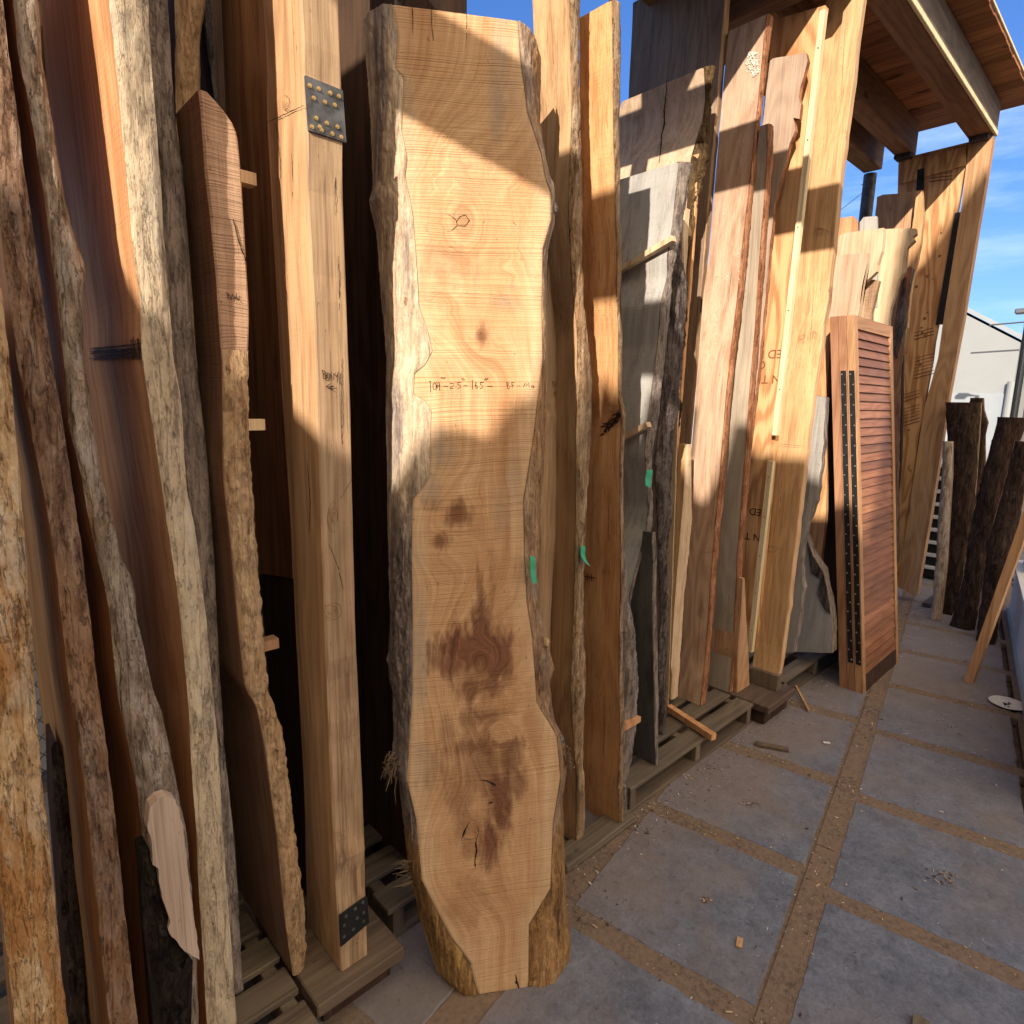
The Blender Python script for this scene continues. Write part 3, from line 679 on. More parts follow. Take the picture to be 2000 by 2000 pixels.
# ------------------------------------------------------------------ left cluster of live-edge slabs, standing on edge like books
G1 = 'live edge slabs leaning in the left bay'
board('live_edge_slab', 'golden tan bark slab at the far left edge, streaked with rust stains', [(-60, 590), (-20, 1350), (0, 1735), (18, 1880), (33, 2000)],
      [(0, 590), (22, 759), (36, 940), (47, 1067), (58, 1230), (65, 1350), (74, 1445), (87, 1590), (101, 1735), (116, 1880), (129, 2000)], None, 1.18, .08, .1, 1.82, .3, 'redface', 'b_gold', 'flat', .12, .0045, G1, 'slab')
board('live_edge_slab', 'reddish brown slab with rough bark, second from the far left', [(-14, 0), (0, 400), (36, 700), (69, 867), (87, 950), (109, 1085), (138, 1350), (170, 1554), (203, 1898), (217, 2000)],
      [(2, 0), (43, 326), (98, 700), (138, 940), (159, 1085), (188, 1338), (217, 1554), (239, 1771), (268, 2000)], [(-30, 400), (10, 640), (24, 777), (40, 976), (58, 1193), (76, 1350), (98, 1517), (123, 1699), (149, 1862), (156, 2000)], 1.27, .07, .1, 2.7, None, 'redface', 'b_red', 'flat', .1, .0045, G1, 'slab')
a3, rw3 = board('live_edge_slab', 'crooked slab with a burl, bleached bark and a rotten hollow at its foot', [(27, 0), (36, 90), (65, 235), (87, 380), (112, 580), (127, 700), (136, 831), (163, 940), (181, 1048), (210, 1157), (232, 1350), (250, 1445), (268, 1535), (277, 1600), (282, 1700), (290, 1850), (300, 2000)],
      [(69, 0), (78, 109), (101, 254), (120, 380), (145, 471), (165, 520), (163, 545), (154, 575), (159, 623), (161, 700), (174, 777), (188, 904), (217, 1012), (232, 1085), (257, 1135), (262, 1160), (262, 1200), (279, 1266), (297, 1350), (315, 1390), (340, 1525), (362, 1626), (373, 1753), (380, 1850), (385, 2000)],
      [(-10, 0), (30, 290), (70, 543), (86, 690), (90, 750), (117, 867), (142, 1012), (171, 1193), (186, 1350), (197, 1385), (215, 1554), (240, 1771), (258, 2000)], 1.32, .06, .1, 2.75, None, 'redface', 'b_white', 'flat', .25, .005, G1, 'slab')
board('live_edge_slab', 'short dark bark slab low down between the golden and the reddish slab', [(104, 1455), (108, 1600), (116, 1700), (128, 1850), (138, 2000)], [(112, 1455), (140, 1560), (150, 1700), (160, 1850), (166, 2000)], None, 1.62, .0, .02, None, .12, 'dark', 'b_dark', 'bark', .2, .007, G1, 'slab')
# pale saw cut and hollow of that slab
z3c = lambda x, y: (x/2.76, 1300+y/2.76)
def frontpoly(name, pts, y, th, mat, parent, rough=.003):
    P = [ply(q, y) for q in pts]; R = []
    for i, a in enumerate(P):
        q2 = P[(i+1) % len(P)]; m = max(1, int((q2-a).length/.01))
        for j in range(m):
            q = a+(q2-a)*j/m; R.append(q+Vector((rough*fbm(q*30, 3), 0, rough*fbm(q*25+Vector((9, 0, 0)), 3))))
    n_ = len(R); V = R+[q+Vector((0, th, 0)) for q in R]; F = [list(range(n_)), list(range(n_, 2*n_))[::-1]]+[[i, (i+1) % n_, n_+(i+1) % n_, n_+i] for i in range(n_)]
    return fixn(mk(name, V, F, mat, parent, parent_world(parent)))
def lumpy(name, left, right, y0, za, zb, mat, parent, amp=.02, bulge=.02, k=.0):
    N, NF = 90, 16; V = []; F = []
    fx = lambda pts, z, y: bis(lambda x: (lambda q: q[0]-poly(pts, q[1]))(pr(Vector((x, y, z)))), -1.5, 9)
    for i in range(N+1):
        z = za+(zb-za)*i/N; y = y0+k*z; a = fx(left, z, y); c = fx(right, z, y)
        for j in range(NF+1):
            s = j/NF; x = a+(c-a)*s; e = math.sin(math.pi*s)
            V.append((x, y-bulge*e-amp*e*(fbm(Vector((x*22, 3, z*12)), 5)+.3*fbm(Vector((x*90, 3, z*60)), 3)), z))
    W_ = NF+1
    for i in range(N):
        for j in range(NF): F.append([i*W_+j, i*W_+j+1, (i+1)*W_+j+1, (i+1)*W_+j])
    n0 = len(V)
    for i in (0, N): V += [(V[i*W_][0], y0+k*za+.04, V[i*W_][2]), (V[i*W_+NF][0], y0+k*za+.04, V[i*W_+NF][2])]
    F += [[j for j in range(W_)]+[n0+1, n0], [N*W_+j for j in range(W_)]+[n0+3, n0+2]]
    F += [[n0]+[i*W_ for i in range(N+1)]+[n0+2], [n0+1]+[i*W_+NF for i in range(N+1)]+[n0+3]]
    return fixn(mk(name, V, F, mat, parent, parent_world(parent), None, True))
frontpoly('saw_cut', [z3c(*q) for q in ((800, 800), (810, 760), (850, 725), (900, 705), (945, 720), (965, 770), (1000, 950), (1030, 1250), (1060, 1450), (1075, 1590), (1000, 1540), (930, 1460), (905, 1420), (920, 1380), (905, 1320), (870, 1250), (860, 1150), (855, 1090), (825, 1070), (815, 950), (800, 870))], 1.262, .03, 'cut', a3)
lumpy('rotten_hollow', [z3c(750, 960), z3c(755, 1100), z3c(770, 1400), z3c(795, 1600), z3c(825, 1932)], [z3c(790, 960), z3c(850, 1090), z3c(870, 1250), z3c(925, 1380), z3c(930, 1460), z3c(1040, 1590), z3c(1030, 1932)], 1.285, .12, plz((280, 1650), 0).z+bis(lambda z: pr(Vector((.22, 1.3, z)))[1]-1648, .1, 1.5), 'rot', a3, .022, .01)
_, r4 = board('live_edge_slab', 'broad slab scribbled with black marker, pale grey bark on its front edge', [(214, 0), (232, 181), (246, 326), (259, 471), (275, 580), (279, 700), (290, 759), (308, 885), (326, 1012), (344, 1121), (355, 1230), (366, 1338), (380, 1554), (391, 1771), (406, 2000)],
      [(286, 0), (293, 109), (304, 254), (315, 435), (330, 616), (335, 700), (351, 777), (362, 958), (377, 1030), (388, 1103), (402, 1230), (413, 1350), (424, 1463), (435, 1662), (446, 1807), (460, 2000)],
      [(80, 0), (100, 250), (123, 543), (150, 800), (203, 1000), (259, 1200), (320, 1700), (360, 2000)], 1.37, -.012, .12, 2.85, None, 'warmface', 'b_pale', 'flat', .1, .0035, G1, 'slab')
sl4 = bpy.context.scene.objects[-1] if False else None
board('live_edge_slab', 'slab with dark grey flaking bark, right of the scribbled one', [(286, 0), (304, 254), (315, 435), (330, 616), (351, 777), (377, 1030), (402, 1230), (424, 1463), (435, 1662), (460, 2000)],
      [(322, 0), (330, 91), (341, 254), (353, 326), (362, 453), (373, 616), (380, 700), (384, 740), (399, 867), (409, 994), (417, 1121), (424, 1248), (429, 1350), (438, 1481), (453, 1626), (464, 1771), (471, 1916), (478, 1960)],
      None, 1.46, .02, .12, 2.85, .3, 'brownface', 'b_grey', 'flat', .12, .004, G1, 'slab')
board('live_edge_slab', 'short orange barkless slab showing only at the top, behind the rounded one', [(342, 0), (344, 163), (350, 400)], [(400, 0), (398, 30), (389, 60), (388, 163), (390, 400)], None, 1.75, .02, .12, 3.1, .3, 'dark', 'b_honey', 'bark', .3, .006, G1, 'slab')
board('live_edge_slab', 'dark slab seen in the gap behind the orange barkless one', [(392, 0), (420, 200), (450, 600)], [(410, 0), (424, 200), (470, 600)], None, 2.0, .02, .12, 3.3, .3, 'dark', 'b_dark', 'bark', .2, .005, G1, 'slab')
a7, rw7 = board('live_edge_slab', 'slab with rounded top, saw-marked brown face and tan wavy edge, marked Ma', [(388, 174), (393, 217), (402, 344), (413, 435), (424, 543), (433, 688), (435, 704), (436, 940), (449, 1048), (467, 1230), (480, 1350), (500, 1372), (518, 1463), (540, 1626), (558, 1807), (572, 1908)],
      [(400, 174), (412, 185), (431, 203), (449, 235), (462, 239), (471, 326), (482, 507), (489, 616), (486, 690), (484, 704), (485, 831), (494, 976), (504, 1121), (518, 1284), (523, 1350), (533, 1372), (554, 1438), (565, 1535), (580, 1662), (594, 1771), (598, 1862), (590, 1900)],
      [(337, 145), (344, 235), (355, 326), (366, 453), (377, 580), (384, 700), (395, 777), (406, 958), (420, 1157), (431, 1350), (446, 1463), (460, 1662), (468, 1807), (480, 1850)], 1.41, .0, .12, None, None, 'brownface', 'saweddge', 'sawn', group=G1, cat='slab', nl=150)
# its lower edge is barkless and lumpy, the upper part was sawn flat
zt7 = [r for r in rw7 if pr(Vector((r[1], r[3], r[0])))[1] > 706][-1][0]
V = []; F = []; rr = [r for r in rw7 if r[0] <= zt7+.04]; NF = 10
for i in range(3*(len(rr)-1)+1):
    t = i/3; a = rr[int(t)]; c2 = rr[min(int(t)+1, len(rr)-1)]; u = t-int(t); z, xm, xr, y, yl = [a[q]+(c2[q]-a[q])*u for q in range(5)]
    for j in range(NF+1):
        s = j/NF; w = xr-xm; fade = min(1, max(0, (zt7+.04-z)/.08)); x = xm+w*s; e = math.sin(math.pi*s)**.6
        V.append((x+(.004*fbm(Vector((2, s*2, z*30)), 3) if 0 < j else 0), y-.002-(.16*w*e+.007*e*(fbm(Vector((x*20, 1, z*9)), 4)+.5*fbm(Vector((x*60, 1, z*40)), 3)))*fade, z))
nr = len(V)//(NF+1)
for i in range(nr-1):
    for j in range(NF): F.append([i*(NF+1)+j, i*(NF+1)+j+1, (i+1)*(NF+1)+j+1, (i+1)*(NF+1)+j])
fixn(mk('wavy_edge', V, F, 'b_honey', a7, parent_world(a7), None, True))
z4 = lambda x, y: (430+x/32.2, 560+y/32.2)
strokes('handwriting', [[z4(*q) for q in l] for l in ([(390, 340), (450, 540), (490, 790)], [(470, 560), (530, 460), (620, 600), (680, 810)], [(690, 800), (740, 480), (800, 620), (930, 750), (980, 700)], [(930, 560), (880, 660), (940, 740), (1000, 600), (1010, 420)], [(1000, 520), (1010, 660), (1160, 860)], [(1290, 670), (1310, 690)])], lambda p: ply(p, 1.41), 'ink', a7, .0008, Vector((0, -.0025, 0)))
strokes('crack', [[(455, 428), (462, 455), (472, 490), (482, 515)]], lambda p: ply(p, 1.41), 'crack', a7, .0018, Vector((0, -.0015, 0)))
# scribble on the slab with pale grey bark
sc = [o for o in COL.objects if o.get('label', '').startswith('broad slab scribbled')][0]
random.seed(11); Ls = []
for i in range(15):
    y = 676+i*1.7+random.uniform(-1.5, 1.5); x0 = random.uniform(172, 185); x1 = random.uniform(262, 276); L_ = []
    for t in range(9): L_.append((x0+(x1-x0)*t/8, y+(4-i*.15)*(1-t/8)-4*(t/8)+random.uniform(-1.3, 1.3)))
    Ls.append(L_)
for i in range(7): x = random.uniform(255, 276); Ls.append([(x, 662+random.uniform(-3, 3)), (x+random.uniform(-2, 4), 680), (x+4, 700+random.uniform(-4, 4))])
sx4 = bis(lambda x: pr(Vector((x, 1.45, 1.55)))[0]-270, 0, 1)
strokes('scribble', Ls, lambda p: onface(r4, p, .003), 'ink', sc, .0009, Vector((0, 0, 0)))
# small stickers poking out of the left bay
GS = 'small wooden stickers poking out between slabs'
def stick(label, p, q, w, h, mat, group=GS, name='sticker', cat='stick', up=Vector((0, 0, 1))):
    b = B(); b.bar(p, q, w, h, up); return tag(b.build(name, mat), label, cat, group)
for px, lb in (((483, 351), 'short sunlit sticker end, highest of those between rounded slab and first post'), ((501, 829), 'pale sticker with torn end, middle one beside the first post'), ((529, 1255), 'brown sticker with layered end, lowest one beside the first post')):
    P = ply(px, 1.50); stick(lb, P+Vector((-.045, .0, 0)), P+Vector((.014, 0, 0)), .034, .026, 'cream' if px[1] < 900 else 'fir')
P = ply((1240, 1403), 1.28); stick('orange sticker end poking out beside the grey slab foot', P+Vector((-.1, 0, 0)), P+Vector((.012, 0, 0)), .04, .022, 'orange')

# dark boards at the back of the bays
GB = 'dark boards added at the back of the rack to darken the gaps'  # boards of this group are added so the gaps look dark
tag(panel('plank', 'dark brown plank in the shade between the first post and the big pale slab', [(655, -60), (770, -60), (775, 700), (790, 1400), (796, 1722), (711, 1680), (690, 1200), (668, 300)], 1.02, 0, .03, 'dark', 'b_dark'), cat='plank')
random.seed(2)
for i, (x0, w, z, lb) in enumerate(((.30, .30, 2.9, 'added dark plank behind the scribbled slab'), (.62, .26, 4.1, 'tall added dark plank behind the black gap'), (.9, .26, 4.2, 'tall added dark plank left of the first post'), (1.18, .3, 3.9, 'added dark plank behind the first post'), (1.5, .3, 3.3, 'added dark plank behind the big slab'), (1.83, .26, 2.75, 'added dark plank behind the second post'), (2.12, .3, 2.6, 'low added dark plank behind the bark-edged boards'), (2.45, .3, 2.6, 'low added dark plank behind the cracked wide board'), (2.8, .3, 2.7, 'low added dark plank left of the third post'))):
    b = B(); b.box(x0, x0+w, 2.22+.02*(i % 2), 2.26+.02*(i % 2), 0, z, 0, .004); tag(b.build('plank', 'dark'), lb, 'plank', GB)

# ------------------------------------------------------------------ the big pale slab
SA, SB = plz((853, 1898), 0), plz((1114, 1860), 0); SW = (SB-SA).normalized(); SO = plz((980, 1935), 0)
SK = Vector((-SW.y, SW.x, 0)); SL = math.radians(6); SU = Vector((0, 0, 1))*math.cos(SL)+SK*math.sin(SL); SN = SW.cross(SU)
if SN.dot(SO-CAM) > 0: SN = -SN      # towards the viewer
TH = .066
def s_at(a, b, d=0): return SO+SW*a+SU*b-SN*d
def s_ab(p, d=0): q = pln(p, SO-SN*d, SN)-SO; return q.dot(SW), q.dot(SU)
OL = [(704, 16), (710, 65), (717, 145), (724, 254), (728, 362), (721, 395), (735, 456), (744, 580), (755, 700), (753, 806), (757, 976), (759, 1121), (762, 1230), (755, 1288), (766, 1350), (768, 1445), (762, 1490), (778, 1525), (791, 1644), (802, 1717), (824, 1807), (853, 1898), (880, 1926)]
IL = [(766, 8), (777, 72), (771, 134), (788, 152), (784, 254), (795, 308), (791, 344), (806, 417), (813, 507), (818, 598), (836, 650), (844, 686), (830, 712), (809, 730), (807, 770), (825, 780), (842, 800), (840, 860), (838, 933), (806, 976), (804, 1085), (806, 1193), (806, 1350), (802, 1409), (795, 1525), (813, 1601), (824, 1720), (853, 1778), (882, 1833), (918, 1880), (929, 1925)]
OR = [(1016, 4), (1034, 20), (1040, 54), (1056, 109), (1054, 235), (1065, 301), (1074, 348), (1083, 362), (1083, 438), (1069, 489), (1067, 600), (1070, 650), (1069, 722), (1065, 867), (1056, 1012), (1049, 1121), (1051, 1186), (1069, 1251), (1083, 1307), (1074, 1336), (1083, 1405), (1101, 1441), (1107, 1510), (1099, 1554), (1101, 1626), (1105, 1735), (1116, 1843), (1112, 1885)]
IR = [(1010, 7), (1016, 109), (1026, 180), (1030, 217), (1058, 301), (1066, 348), (1076, 375), (1076, 430), (1060, 485), (1058, 600), (1060, 700), (1052, 770), (1041, 867), (1023, 976), (1025, 1085), (1030, 1175), (1041, 1248), (1047, 1338), (1049, 1372), (1088, 1436), (1096, 1517), (1081, 1608), (1076, 1735), (1034, 1807), (1033, 1915)]
NB = 620; ZB, ZT = 0.0, 2.62
def sx_at(pts, b, d):
    return bis(lambda a: (lambda q: q[0]-poly(pts, q[1]))(pr(s_at(a, b, d))), -1, 1, 26)
rows = []
for i in range(NB+1):
    b = ZB+(ZT-ZB)*i/NB
    rows.append((b, sx_at(OL, b, TH), sx_at(IL, b, 0), sx_at(IR, b, 0), sx_at(OR, b, TH)))
slab = tag(empty('live_edge_slab', SO), 'very tall pale slab facing the viewer in front of the rack, knots and dark stains down its face', 'slab')
NU = 120; V = []; F = []
kn = [((905, 430), .030, .42, .17), ((798, 593), .012, .8, .05), ((893, 1002), .014, .9, .07), ((858, 1056), .012, .5, .06), ((940, 655), .012, .5, .05), ((860, 595), .012, .25, .07), ((915, 1660), .02, .35, .12), ((972, 1430), .022, .2, .1), ((940, 1300), .02, .5, .12)]
kn = [(s_ab(p), r, s, R_) for p, r, s, R_ in kn]
st = [((925, 1262), 62, 42, .95), ((885, 1300), 40, 35, .7), ((975, 1290), 30, 45, .8), ((940, 1215), 22, 60, .75), ((940, 1165), 12, 60, .6), ((925, 1345), 50, 30, .6), ((960, 1340), 35, 25, .55),
      ((935, 1400), 70, 30, .45), ((930, 1460), 75, 26, .6), ((985, 1455), 60, 20, .55), ((1000, 1480), 30, 40, .5), ((975, 1560), 24, 70, .8), ((950, 1640), 26, 60, .8), ((900, 1560), 40, 60, .35), ((1015, 1530), 20, 40, .5), ((893, 1002), 24, 24, .6), ((858, 1056), 20, 18, .5), ((940, 655), 14, 26, .45),
      ((850, 990), 25, 18, .3), ((880, 1780), 40, 30, .25), ((895, 1560), 25, 90, .3), ((880, 520), 70, 50, .22), ((905, 345), 60, 60, .15), ((960, 1120), 14, 60, .35), ((925, 1790), 20, 30, .25)]
st += [((930, 1300), 75, 110, .4), ((940, 1480), 85, 100, .42), ((930, 1620), 55, 70, .38), ((900, 1760), 60, 60, .22), ((870, 1420), 40, 60, .3)]
st = [(s_ab((p[0], p[1])), a/760., c/760., s) for p, a, c, s in st]
gr = [((985, 95), 22, 130, .5), ((975, 200), 16, 60, .55), ((860, 880), 30, 50, .55), ((845, 960), 20, 40, .5), ((990, 590), 22, 18, .5), ((1000, 560), 12, 10, .4), ((820, 1250), 16, 160, .45), ((830, 1480), 25, 60, .35), ((1010, 940), 20, 60, .3), ((980, 1000), 20, 60, .3), ((800, 200), 10, 80, .3)]
gr = [(s_ab((p[0], p[1])), a/760., c/760., s) for p, a, c, s in gr]
lt = [((985, 1428), 32, 26, 1), ((1030, 1400), 40, 26, 1), ((1010, 1370), 30, 20, 1)]
lt = [(s_ab((p[0], p[1])), a/760., c/760., s) for p, a, c, s in lt]
sapw = []; gcoord = []; stain = []; greym = []; kring = []
for i, (b, ol, il, ir, orr) in enumerate(rows):
    for j in range(NU+1):
        a = il+(ir-il)*j/NU
        # stretch so that the grain follows the edges a little
        g = a + .35*((il+ir)/2) 
        ks = 0; kr = 0; 
        for (ka, kb), r, s, R_ in kn:
            dx, dy = a-ka, (b-kb); rr_ = math.hypot(dx, dy*.72)
            if rr_ < R_*2.2:
                inf = math.exp(-(rr_/R_)**2*1.4)
                wob = .12*fbm(Vector((a*14, b*14, 2)), 3)
                g += inf*( (1 if dx > 0 else -1)*0 + rr_*(1.0+wob)*2.2 - dx*1.0 )
                if rr_ < r*1.5: ks = max(ks, s*(1-(rr_/(r*1.5))**2))
        m = 0; nn = fbm(Vector((a*20, b*5.5, 5)), 5); n2 = fbm(Vector((a*70, b*22, 8)), 4)
        for (sa_, sb_), ra, rb_, s in st:
            q = ((a-sa_)/ra)**2+((b-sb_)/rb_)**2
            if q < 6: m = max(m, s*min(1, max(0, (1.38-math.sqrt(q)+nn*.6+n2*.25)*1.0)))
        for (sa_, sb_), ra, rb_, s in lt:
            q = ((a-sa_)/ra)**2+((b-sb_)/rb_)**2; m *= min(1, max(0, (math.sqrt(q)-.8+nn*.15)*4))
        gm = 0
        for (sa_, sb_), ra, rb_, s in gr:
            q = ((a-sa_)/ra)**2+((b-sb_)/rb_)**2
            if q < 5: gm = max(gm, s*min(1, max(0, 1.3-math.sqrt(q)+nn*.5+n2*.2)))
        dep = .0012*fbm(Vector((a*3, b*2, 1)), 3)
        edge = min((a-il), (ir-a)); 
        if edge < .006: dep += (.006-edge)*.35
        P = s_at(a, b, dep); V.append(P); gcoord.append(g); stain.append(min(1, m)); greym.append(gm); kring.append(ks); sapw.append(max(0, min(1, 1.3-edge/.045+nn*.5)))
W_ = NU+1
for i in range(NB):
    for j in range(NU): F.append([i*W_+j, i*W_+j+1, (i+1)*W_+j+1, (i+1)*W_+j])
k = NT('big_slab_face')
def att(nm):
    x = k.n('ShaderNodeAttribute'); x.attribute_name = nm; return x.outputs['Fac']
g = att('grain'); stn = att('stain'); gy = att('greying'); kk = att('knot')
sx = k.n('ShaderNodeSeparateXYZ'); k.l(k.coords((1, 1, 1)), sx.inputs[0])
cb = k.n('ShaderNodeCombineXYZ'); k.l(k.math('MULTIPLY', g, 60), cb.inputs[0]); k.l(k.math('MULTIPLY', sx.outputs[2], 1.6), cb.inputs[1])
g1 = k.noise(cb.outputs[0], 1, 6, .6, .15)
cb2 = k.n('ShaderNodeCombineXYZ'); k.l(k.math('MULTIPLY', g, 330), cb2.inputs[0]); k.l(k.math('MULTIPLY', sx.outputs[2], 9), cb2.inputs[1])
g2_ = k.noise(cb2.outputs[0], 1, 5, .6)
cb3 = k.n('ShaderNodeCombineXYZ'); k.l(k.math('MULTIPLY', g, 14), cb3.inputs[0]); k.l(k.math('MULTIPLY', sx.outputs[2], 1.1), cb3.inputs[1])
g3 = k.noise(cb3.outputs[0], 1, 5, .6, .5)
gg = k.math('ADD', k.math('MULTIPLY', g1, .42), k.math('ADD', k.math('MULTIPLY', g2_, .25), k.math('MULTIPLY', g3, .33)))
base = k.ramp(gg, [(.32, (.32, .17, .08)), (.44, (.48, .29, .15)), (.54, (.585, .38, .21)), (.66, (.66, .46, .275))])
warm = k.ramp(k.noise(k.coords((5, 5, 2)), 1, 7, .7), [(.42, 0), (.64, .6)])
base = k.mix(warm, base, (.40, .205, .09))
base = k.mix(k.math('MULTIPLY', att('sapwood'), .5), base, k.mix(g1, (.50, .345, .20), (.74, .57, .38)))
base = k.mix(gy, base, (.27, .235, .2))
base = k.mix(k.math('MULTIPLY', k.ramp(stn, [(.08, 0), (.4, .6), (.75, 1)]), .95), base, k.mix(k.ramp(gg, [(.4, 0), (.6, 1)]), (.075, .028, .016), (.26, .11, .06)))
base = k.mix(k.ramp(kk, [(.1, 0), (.6, .7)]), base, (.19, .085, .04))
dn = k.noise(k.coords((2.5, 2.5, 2.5)), 1, 3)
zz = k.math('ADD', k.math('MULTIPLY', sx.outputs[2], 330), k.math('MULTIPLY', dn, 12)); zz = k.math('ADD', zz, k.math('MULTIPLY', sx.outputs[0], -14))
ln = k.n('ShaderNodeTexNoise', noise_dimensions='1D'); k.l(zz, ln.inputs['W']); ln.inputs['Detail'].default_value = 3; ln.inputs['Scale'].default_value = 1
sw = k.ramp(ln.outputs[0], [(.36, 0), (.5, 1)])
zm = k.n('ShaderNodeTexNoise', noise_dimensions='1D'); k.l(k.math('MULTIPLY', sx.outputs[2], 3.3), zm.inputs['W']); zm.inputs['Detail'].default_value = 2
sn = k.math('MULTIPLY', k.ramp(zm.outputs[0], [(.4, .25), (.6, 1)]), k.ramp(k.noise(k.coords((9, 9, 1.5)), 1, 3), [(.35, .35), (.6, 1)]))
base = k.mix(1, base, k.mix(k.math('MULTIPLY', sn, .85), (1., 1., 1.), k.mix(sw, (.52, .44, .37), (1.04, 1.03, 1.02))), 'MULTIPLY')
spk = k.ramp(k.noise(k.coords((120, 120, 60)), 1, 3), [(.26, .3), (.31, 1)]); base = k.mix(.7, base, spk, 'MULTIPLY')
k.col(base); k.b.inputs['Roughness'].default_value = .75; k.bump(sw, .0014, .6); k.bump(g1, .0018, .6); k.bump(g2_, .0008, .8); M['slabface'] = k.m
face = mk('sawn_face', V, F, 'slabface', slab, SO, None, True)
fixn(face)
for nm, dat in (('grain', gcoord), ('stain', stain), ('greying', greym), ('knot', kring), ('sapwood', sapw)):
    at = face.data.attributes.new(nm, 'FLOAT', 'POINT'); at.data.foreach_set('value', dat)
# body behind the face
V = []; F = []; n_ = 0
for (b, ol, il, ir, orr) in rows[::4]: V += [s_at(il, b, .004), s_at(ir, b, .004), s_at(max(orr-.009, ir), b, TH-.003), s_at(min(ol+.009, il), b, TH-.003)]
n_ = len(V)//4
for i in range(n_-1):
    for j in range(4): F.append([i*4+j, i*4+(j+1) % 4, i*4+4+(j+1) % 4, i*4+4+j])
F += [[0, 1, 2, 3], [n_*4-4, n_*4-3, n_*4-2, n_*4-1]]
fixn(mk('core', V, F, 'maple', slab, SO))
# bark flanks
k = NT('big_slab_bark')
sx = k.n('ShaderNodeSeparateXYZ'); k.l(k.raw if hasattr(k, 'raw') else (k.coords(), k.raw)[1], sx.inputs[0])
rg = k.noise(k.coords((70, 70, 8)), 1, 9, .65, 1.0); bl = k.noise(k.coords((11, 11, 3)), 1, 7, .65); fn = k.noise(k.coords((190, 190, 50)), 1, 4, .7)
gg = k.math('ADD', k.math('MULTIPLY', rg, .5), k.math('ADD', k.math('MULTIPLY', bl, .3), k.math('MULTIPLY', fn, .22)))
up = k.mix(k.ramp(k.noise(k.coords((14, 14, 1.6)), 1, 8, .7), [(.47, 0), (.58, .85)]), k.ramp(gg, [(.36, (.3, .22, .15)), (.47, (.55, .43, .3)), (.62, (.74, .62, .46))]), k.ramp(gg, [(.4, (.09, .075, .08)), (.6, (.34, .29, .27))]))
midc = k.ramp(gg, [(.38, (.035, .027, .026)), (.5, (.17, .135, .12)), (.66, (.36, .3, .26))])
low = k.ramp(gg, [(.38, (.06, .03, .012)), (.5, (.28, .16, .06)), (.64, (.52, .33, .12))])
zf = k.math('ADD', sx.outputs[2], k.math('MULTIPLY', k.math('SUBTRACT', bl, .5), .7))
base = k.mix(k.ramp(k.math('MULTIPLY', zf, .4), [(.5, 0), (.56, 1)]), midc, up)
base = k.mix(k.ramp(zf, [(.38, 1), (.55, 0)]), base, low)
dkp = k.ramp(k.noise(k.coords((9, 9, 4)), 1, 5, .6), [(.56, 0), (.62, 1)])
base = k.mix(k.math('MULTIPLY', dkp, k.ramp(zf, [(.5, .8), (.7, 0)])), base, (.035, .035, .035))
tx = k.n('ShaderNodeSeparateXYZ'); k.l(k.raw, tx.inputs[0])
rgt = k.ramp(tx.outputs[0], [(.02, 0), (.05, 1)])
hon = k.ramp(gg, [(.37, (.06, .03, .015)), (.47, (.27, .14, .055)), (.62, (.50, .31, .15))])
base = k.mix(k.math('MULTIPLY', rgt, k.ramp(k.noise(k.coords((6, 6, 2.5)), 1, 6, .65), [(.4, .95), (.6, .25)])), base, hon)
k.col(base); k.b.inputs['Roughness'].default_value = .93; k.bump(rg, .011); k.bump(fn, .003, .8); M['slabbark'] = k.m
NS = 22
for side in (0, 1):
    V = []; F = []; NR = NB
    for i in range(NR+1):
        b, ol, il, ir, orr = rows[i]; A, D = (il, ol) if side == 0 else (ir, orr); sg = -1 if side == 0 else 1
        w = abs(D-A)
        for j in range(NS+1):
            s = j/NS; a = A+(D-A)*s; d = TH*(s**1.25); e = math.sin(math.pi*min(1, s*1.02))**.5 if 0 < j < NS else 0
            amp = min(.012, .003+w*.14)
            if side == 0: rough_ = 1.0 if .45 < b < 1.25 else .45
            else: rough_ = .7
            q = Vector((a*30, side*7, b*5.5)); dd = amp*rough_*(fbm(q, 5)*.8+.55*fbm(Vector((a*110, side, b*17)), 4)+.25*fbm(Vector((a*220, side, b*70)), 3))
            bl_ = .20*w*e
            V.append(s_at(a+sg*(.4*dd*(s)), b, d-(bl_+dd)*e if e else d-(.001 if j == 0 else 0)))
    W_ = NS+1
    for i in range(NR):
        for j in range(NS): F.append([i*W_+j, i*W_+j+1, (i+1)*W_+j+1, (i+1)*W_+j])
    fixn(mk('bark_edge', V, F, 'slabbark', slab, SO, None, True))
# branch stubs on the bark, cracks, frayed fibres, writing
def knob(px, r, d, mat):
    P = pln(px, SO-SN*d, SN); V = []; F = []; n1, n2 = 14, 9
    for i in range(n2+1):
        for j in range(n1):
            t = math.pi*i/n2; f_ = 2*math.pi*j/n1; q = Vector((math.sin(t)*math.cos(f_), math.sin(t)*math.sin(f_), math.cos(t))); rr_ = r*(1+.3*fbm(q*1.7+P*9, 3))
            V.append(P+SW*q.x*rr_+SU*q.y*rr_*1.3+SN*q.z*rr_*.7)
    for i in range(n2):
        for j in range(n1): F.append([i*n1+j, i*n1+(j+1) % n1, (i+1)*n1+(j+1) % n1, (i+1)*n1+j])
    fixn(mk('knot', V, F, mat, slab, SO, None, True))
knob((770, 318), .024, .03, 'b_grey'); knob((797, 593), .016, .012, 'b_honey'); knob((786, 388), .010, .015, 'b_grey'); knob((1079, 405), .013, .03, 'b_grey'); knob((1066, 1255), .012, .03, 'b_honey'); knob((1093, 1445), .013, .03, 'b_grey')
sp = lambda p: pln(p, SO, SN)
z6_ = z6; z4d = lambda x, y: (650+x/2.76, y/2.76)
